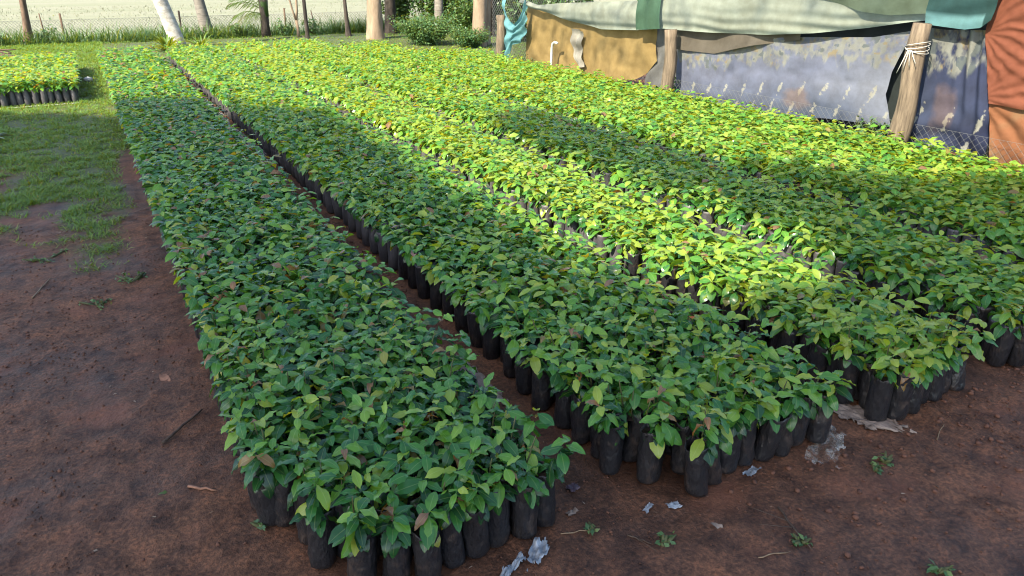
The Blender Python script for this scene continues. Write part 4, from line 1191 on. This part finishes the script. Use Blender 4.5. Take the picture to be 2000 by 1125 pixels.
scrap('dark_plastic_scrap', 1.15, 1.66, .04, .06, .2, 'dark purple crumpled plastic beside the nearest bed', simple_mat('purple_film', (.04, .025, .035), (.10, .07, .08), 20, .35, .5), .008, 14)

rock = MB()
rock.add([tuple(np.array(v) * (.07, .055, .045) * (1 + .15 * math.sin(i * 2.7)) + np.array((0, 0, .03))) for i, v in enumerate(ico)], [tuple(f) for f in icf])
tag(rock.build('white_stone', M_white, None, (-.05, 13.2, 0)), 'white stone on the grass beside the nearest bed at the back', 'stone')


def stick(name, a, b, r, label, mat, cat='twig', bend=.003, seed=0, forks=0):
    a, b = np.array(a, float), np.array(b, float)
    rs = np.random.default_rng(seed); m = MB()
    za, zb = gz(*a) + r, gz(*b) + r
    P = [np.array((*(a * (1 - t) + b * t), za * (1 - t) + zb * t + .3 * r)) + np.array((*rs.normal(0, bend, 2), 0)) * math.sin(t * 3.14) for t in np.linspace(0, 1, 7)]
    c = P[0].copy(); m.tube([p - c for p in P], [r, r, r * .95, r * .9, r * .85, r * .7, r * .45], 6, wob=.12, seed=seed)
    for k in range(forks):
        q = P[2 + k % 4] - c; e = q + np.array((*rs.normal(0, .05, 2), .012)); m.tube([q, (q + e) / 2, e], [r * .5, r * .4, r * .2], 5)
    return tag(m.build(name, mat, None, tuple(c)), label, cat)


stick('straw', (-.50, 4.35), (-.42, 4.62), .004, 'pale dry straw lying on the bare earth at the left', M_dry, seed=1)
stick('twig', (-.03, 2.60), (.13, 2.76), .006, 'dark brown wet stick on the earth left of the nearest bed', M_darktwig, seed=2)
stick('twig', (.02, 2.29), (.10, 2.22), .005, 'short reddish brown stick on the earth left of the nearest bed', M_dryleaf, seed=3)
stick('twig', (1.68, 1.26), (1.63, 1.08), .0035, 'dark forked twig on the earth before the middle bed', M_darktwig, seed=4, forks=3)
stick('twig', (1.18, 1.40), (1.22, 1.33), .0025, 'thin dark twig on the earth right of the crumpled wrapper', M_darktwig, seed=5, forks=1)
stick('straw', (1.46, 1.13), (1.56, 1.10), .002, 'pale thin straw on the earth near the forked twig', M_dry, seed=6)
stick('straw', (1.0, 1.50), (1.12, 1.46), .002, 'pale straw beside the corner bag of the nearest bed', M_dry, seed=7)
stick('straw', (2.50, 1.25), (2.62, 1.30), .002, 'pale straw on the earth before the third bed', M_dry, seed=8)

# brown sticks heaped at the far left
for k in range(9):
    a = (-1.85 + rng.normal(0, .06), 17.6 + k * .06); b = (-1.25 + rng.normal(0, .06), 17.2 + k * .10)
    o = stick('cut_branch', a, b, .022, f'brown cut branch, {ORD[k + 1]} from the front in the pile at the left', M_bark_brown, 'branch', .02, 40 + k)
    o.location.z += .03 + .022 * (k % 4)
    tag(o, group='heap of cut branches')


def ground_leaf(name, x, y, L, rz, label, mat, tpl=dead_tpl, tintv=None, z=None, tilt=.1):
    me = mesh_np(name, tpl[0] * L, tpl[1], mat, uv=tpl[2], attrs={'tint': np.full(len(tpl[0]), tintv or .5)})
    o = obj(name, me, None, (x, y, (gz(x, y) + .008) if z is None else z)); o.rotation_euler = (0, tilt, rz)
    return tag(o, label, 'leaf')


flat_tpl = leaf_tpl((.03, .15, .35, .55, .75, .92), .35, .35, .34, .05, .4, 3)
ground_leaf('dead_leaf', .015, 3.17, .11, -1.35, 'pinkish brown dead leaf lying left of the nearest bed', M_dryleaf, flat_tpl)
ground_leaf('fallen_leaf', -.075, 2.29, .035, .4, 'small fresh green leaf fallen on the earth at the left', M_weed, flat_tpl, .8)
ground_leaf('grey_leaf', 1.43, 1.31, .05, -.9, 'small grey curled leaf on the earth before the middle bed', M_sack, flat_tpl)
ground_leaf('dead_leaf', 1.14, 2.12, .07, .6, 'curled brown leaf in the gap beside the nearest bed', M_dryleaf, flat_tpl)
ground_leaf('dark_dead_leaf', 2.50, 1.70, .09, .5, 'large blackish dead leaf lying on the third bed foliage', M_darktwig, flat_tpl, z=.365)
ground_leaf('dead_leaf', 1.18, 3.1, .10, 1.2, 'pale pinkish dead leaf hanging on the left side of the middle bed', M_dryleaf, flat_tpl, z=.335)

# small weeds on the bare earth
for k, (x, y, n_, r_, lab) in enumerate([(1.10, 1.47, 16, .03, 'tiny green weed right of the crumpled wrapper'), (1.63, 1.12, 24, .04, 'small green weed beside the forked twig'),
                                         (2.14, 1.24, 22, .04, 'small green weed on the earth below the clear sheet'), (1.88, .84, 26, .04, 'green weed tuft near the lower right of the earth'),
                                         (1.25, 1.31, 26, .05, 'flat dull weed on the earth left of the forked twig'), (2.2, 1.25, 14, .03, 'tiny weed nearest the sacking sheet'),
                                         (.20, 1.98, 18, .04, 'small grey green weed at the left foot of the nearest bed'), (-.02, 4.35, 90, .12, 'trailing green weed on the earth left of the nearest bed'),
                                         (-.20, 4.1, 80, .10, 'grey green weed patch between the straw and the nearest bed'), (-.45, 5.0, 90, .14, 'dark green weed patch at the left edge of the turf')]):
    shrub('small_weed', x, y, .035, r_, lab, n_, M_weed, (.014, .03), 5, cat='weed', seed=60 + k)
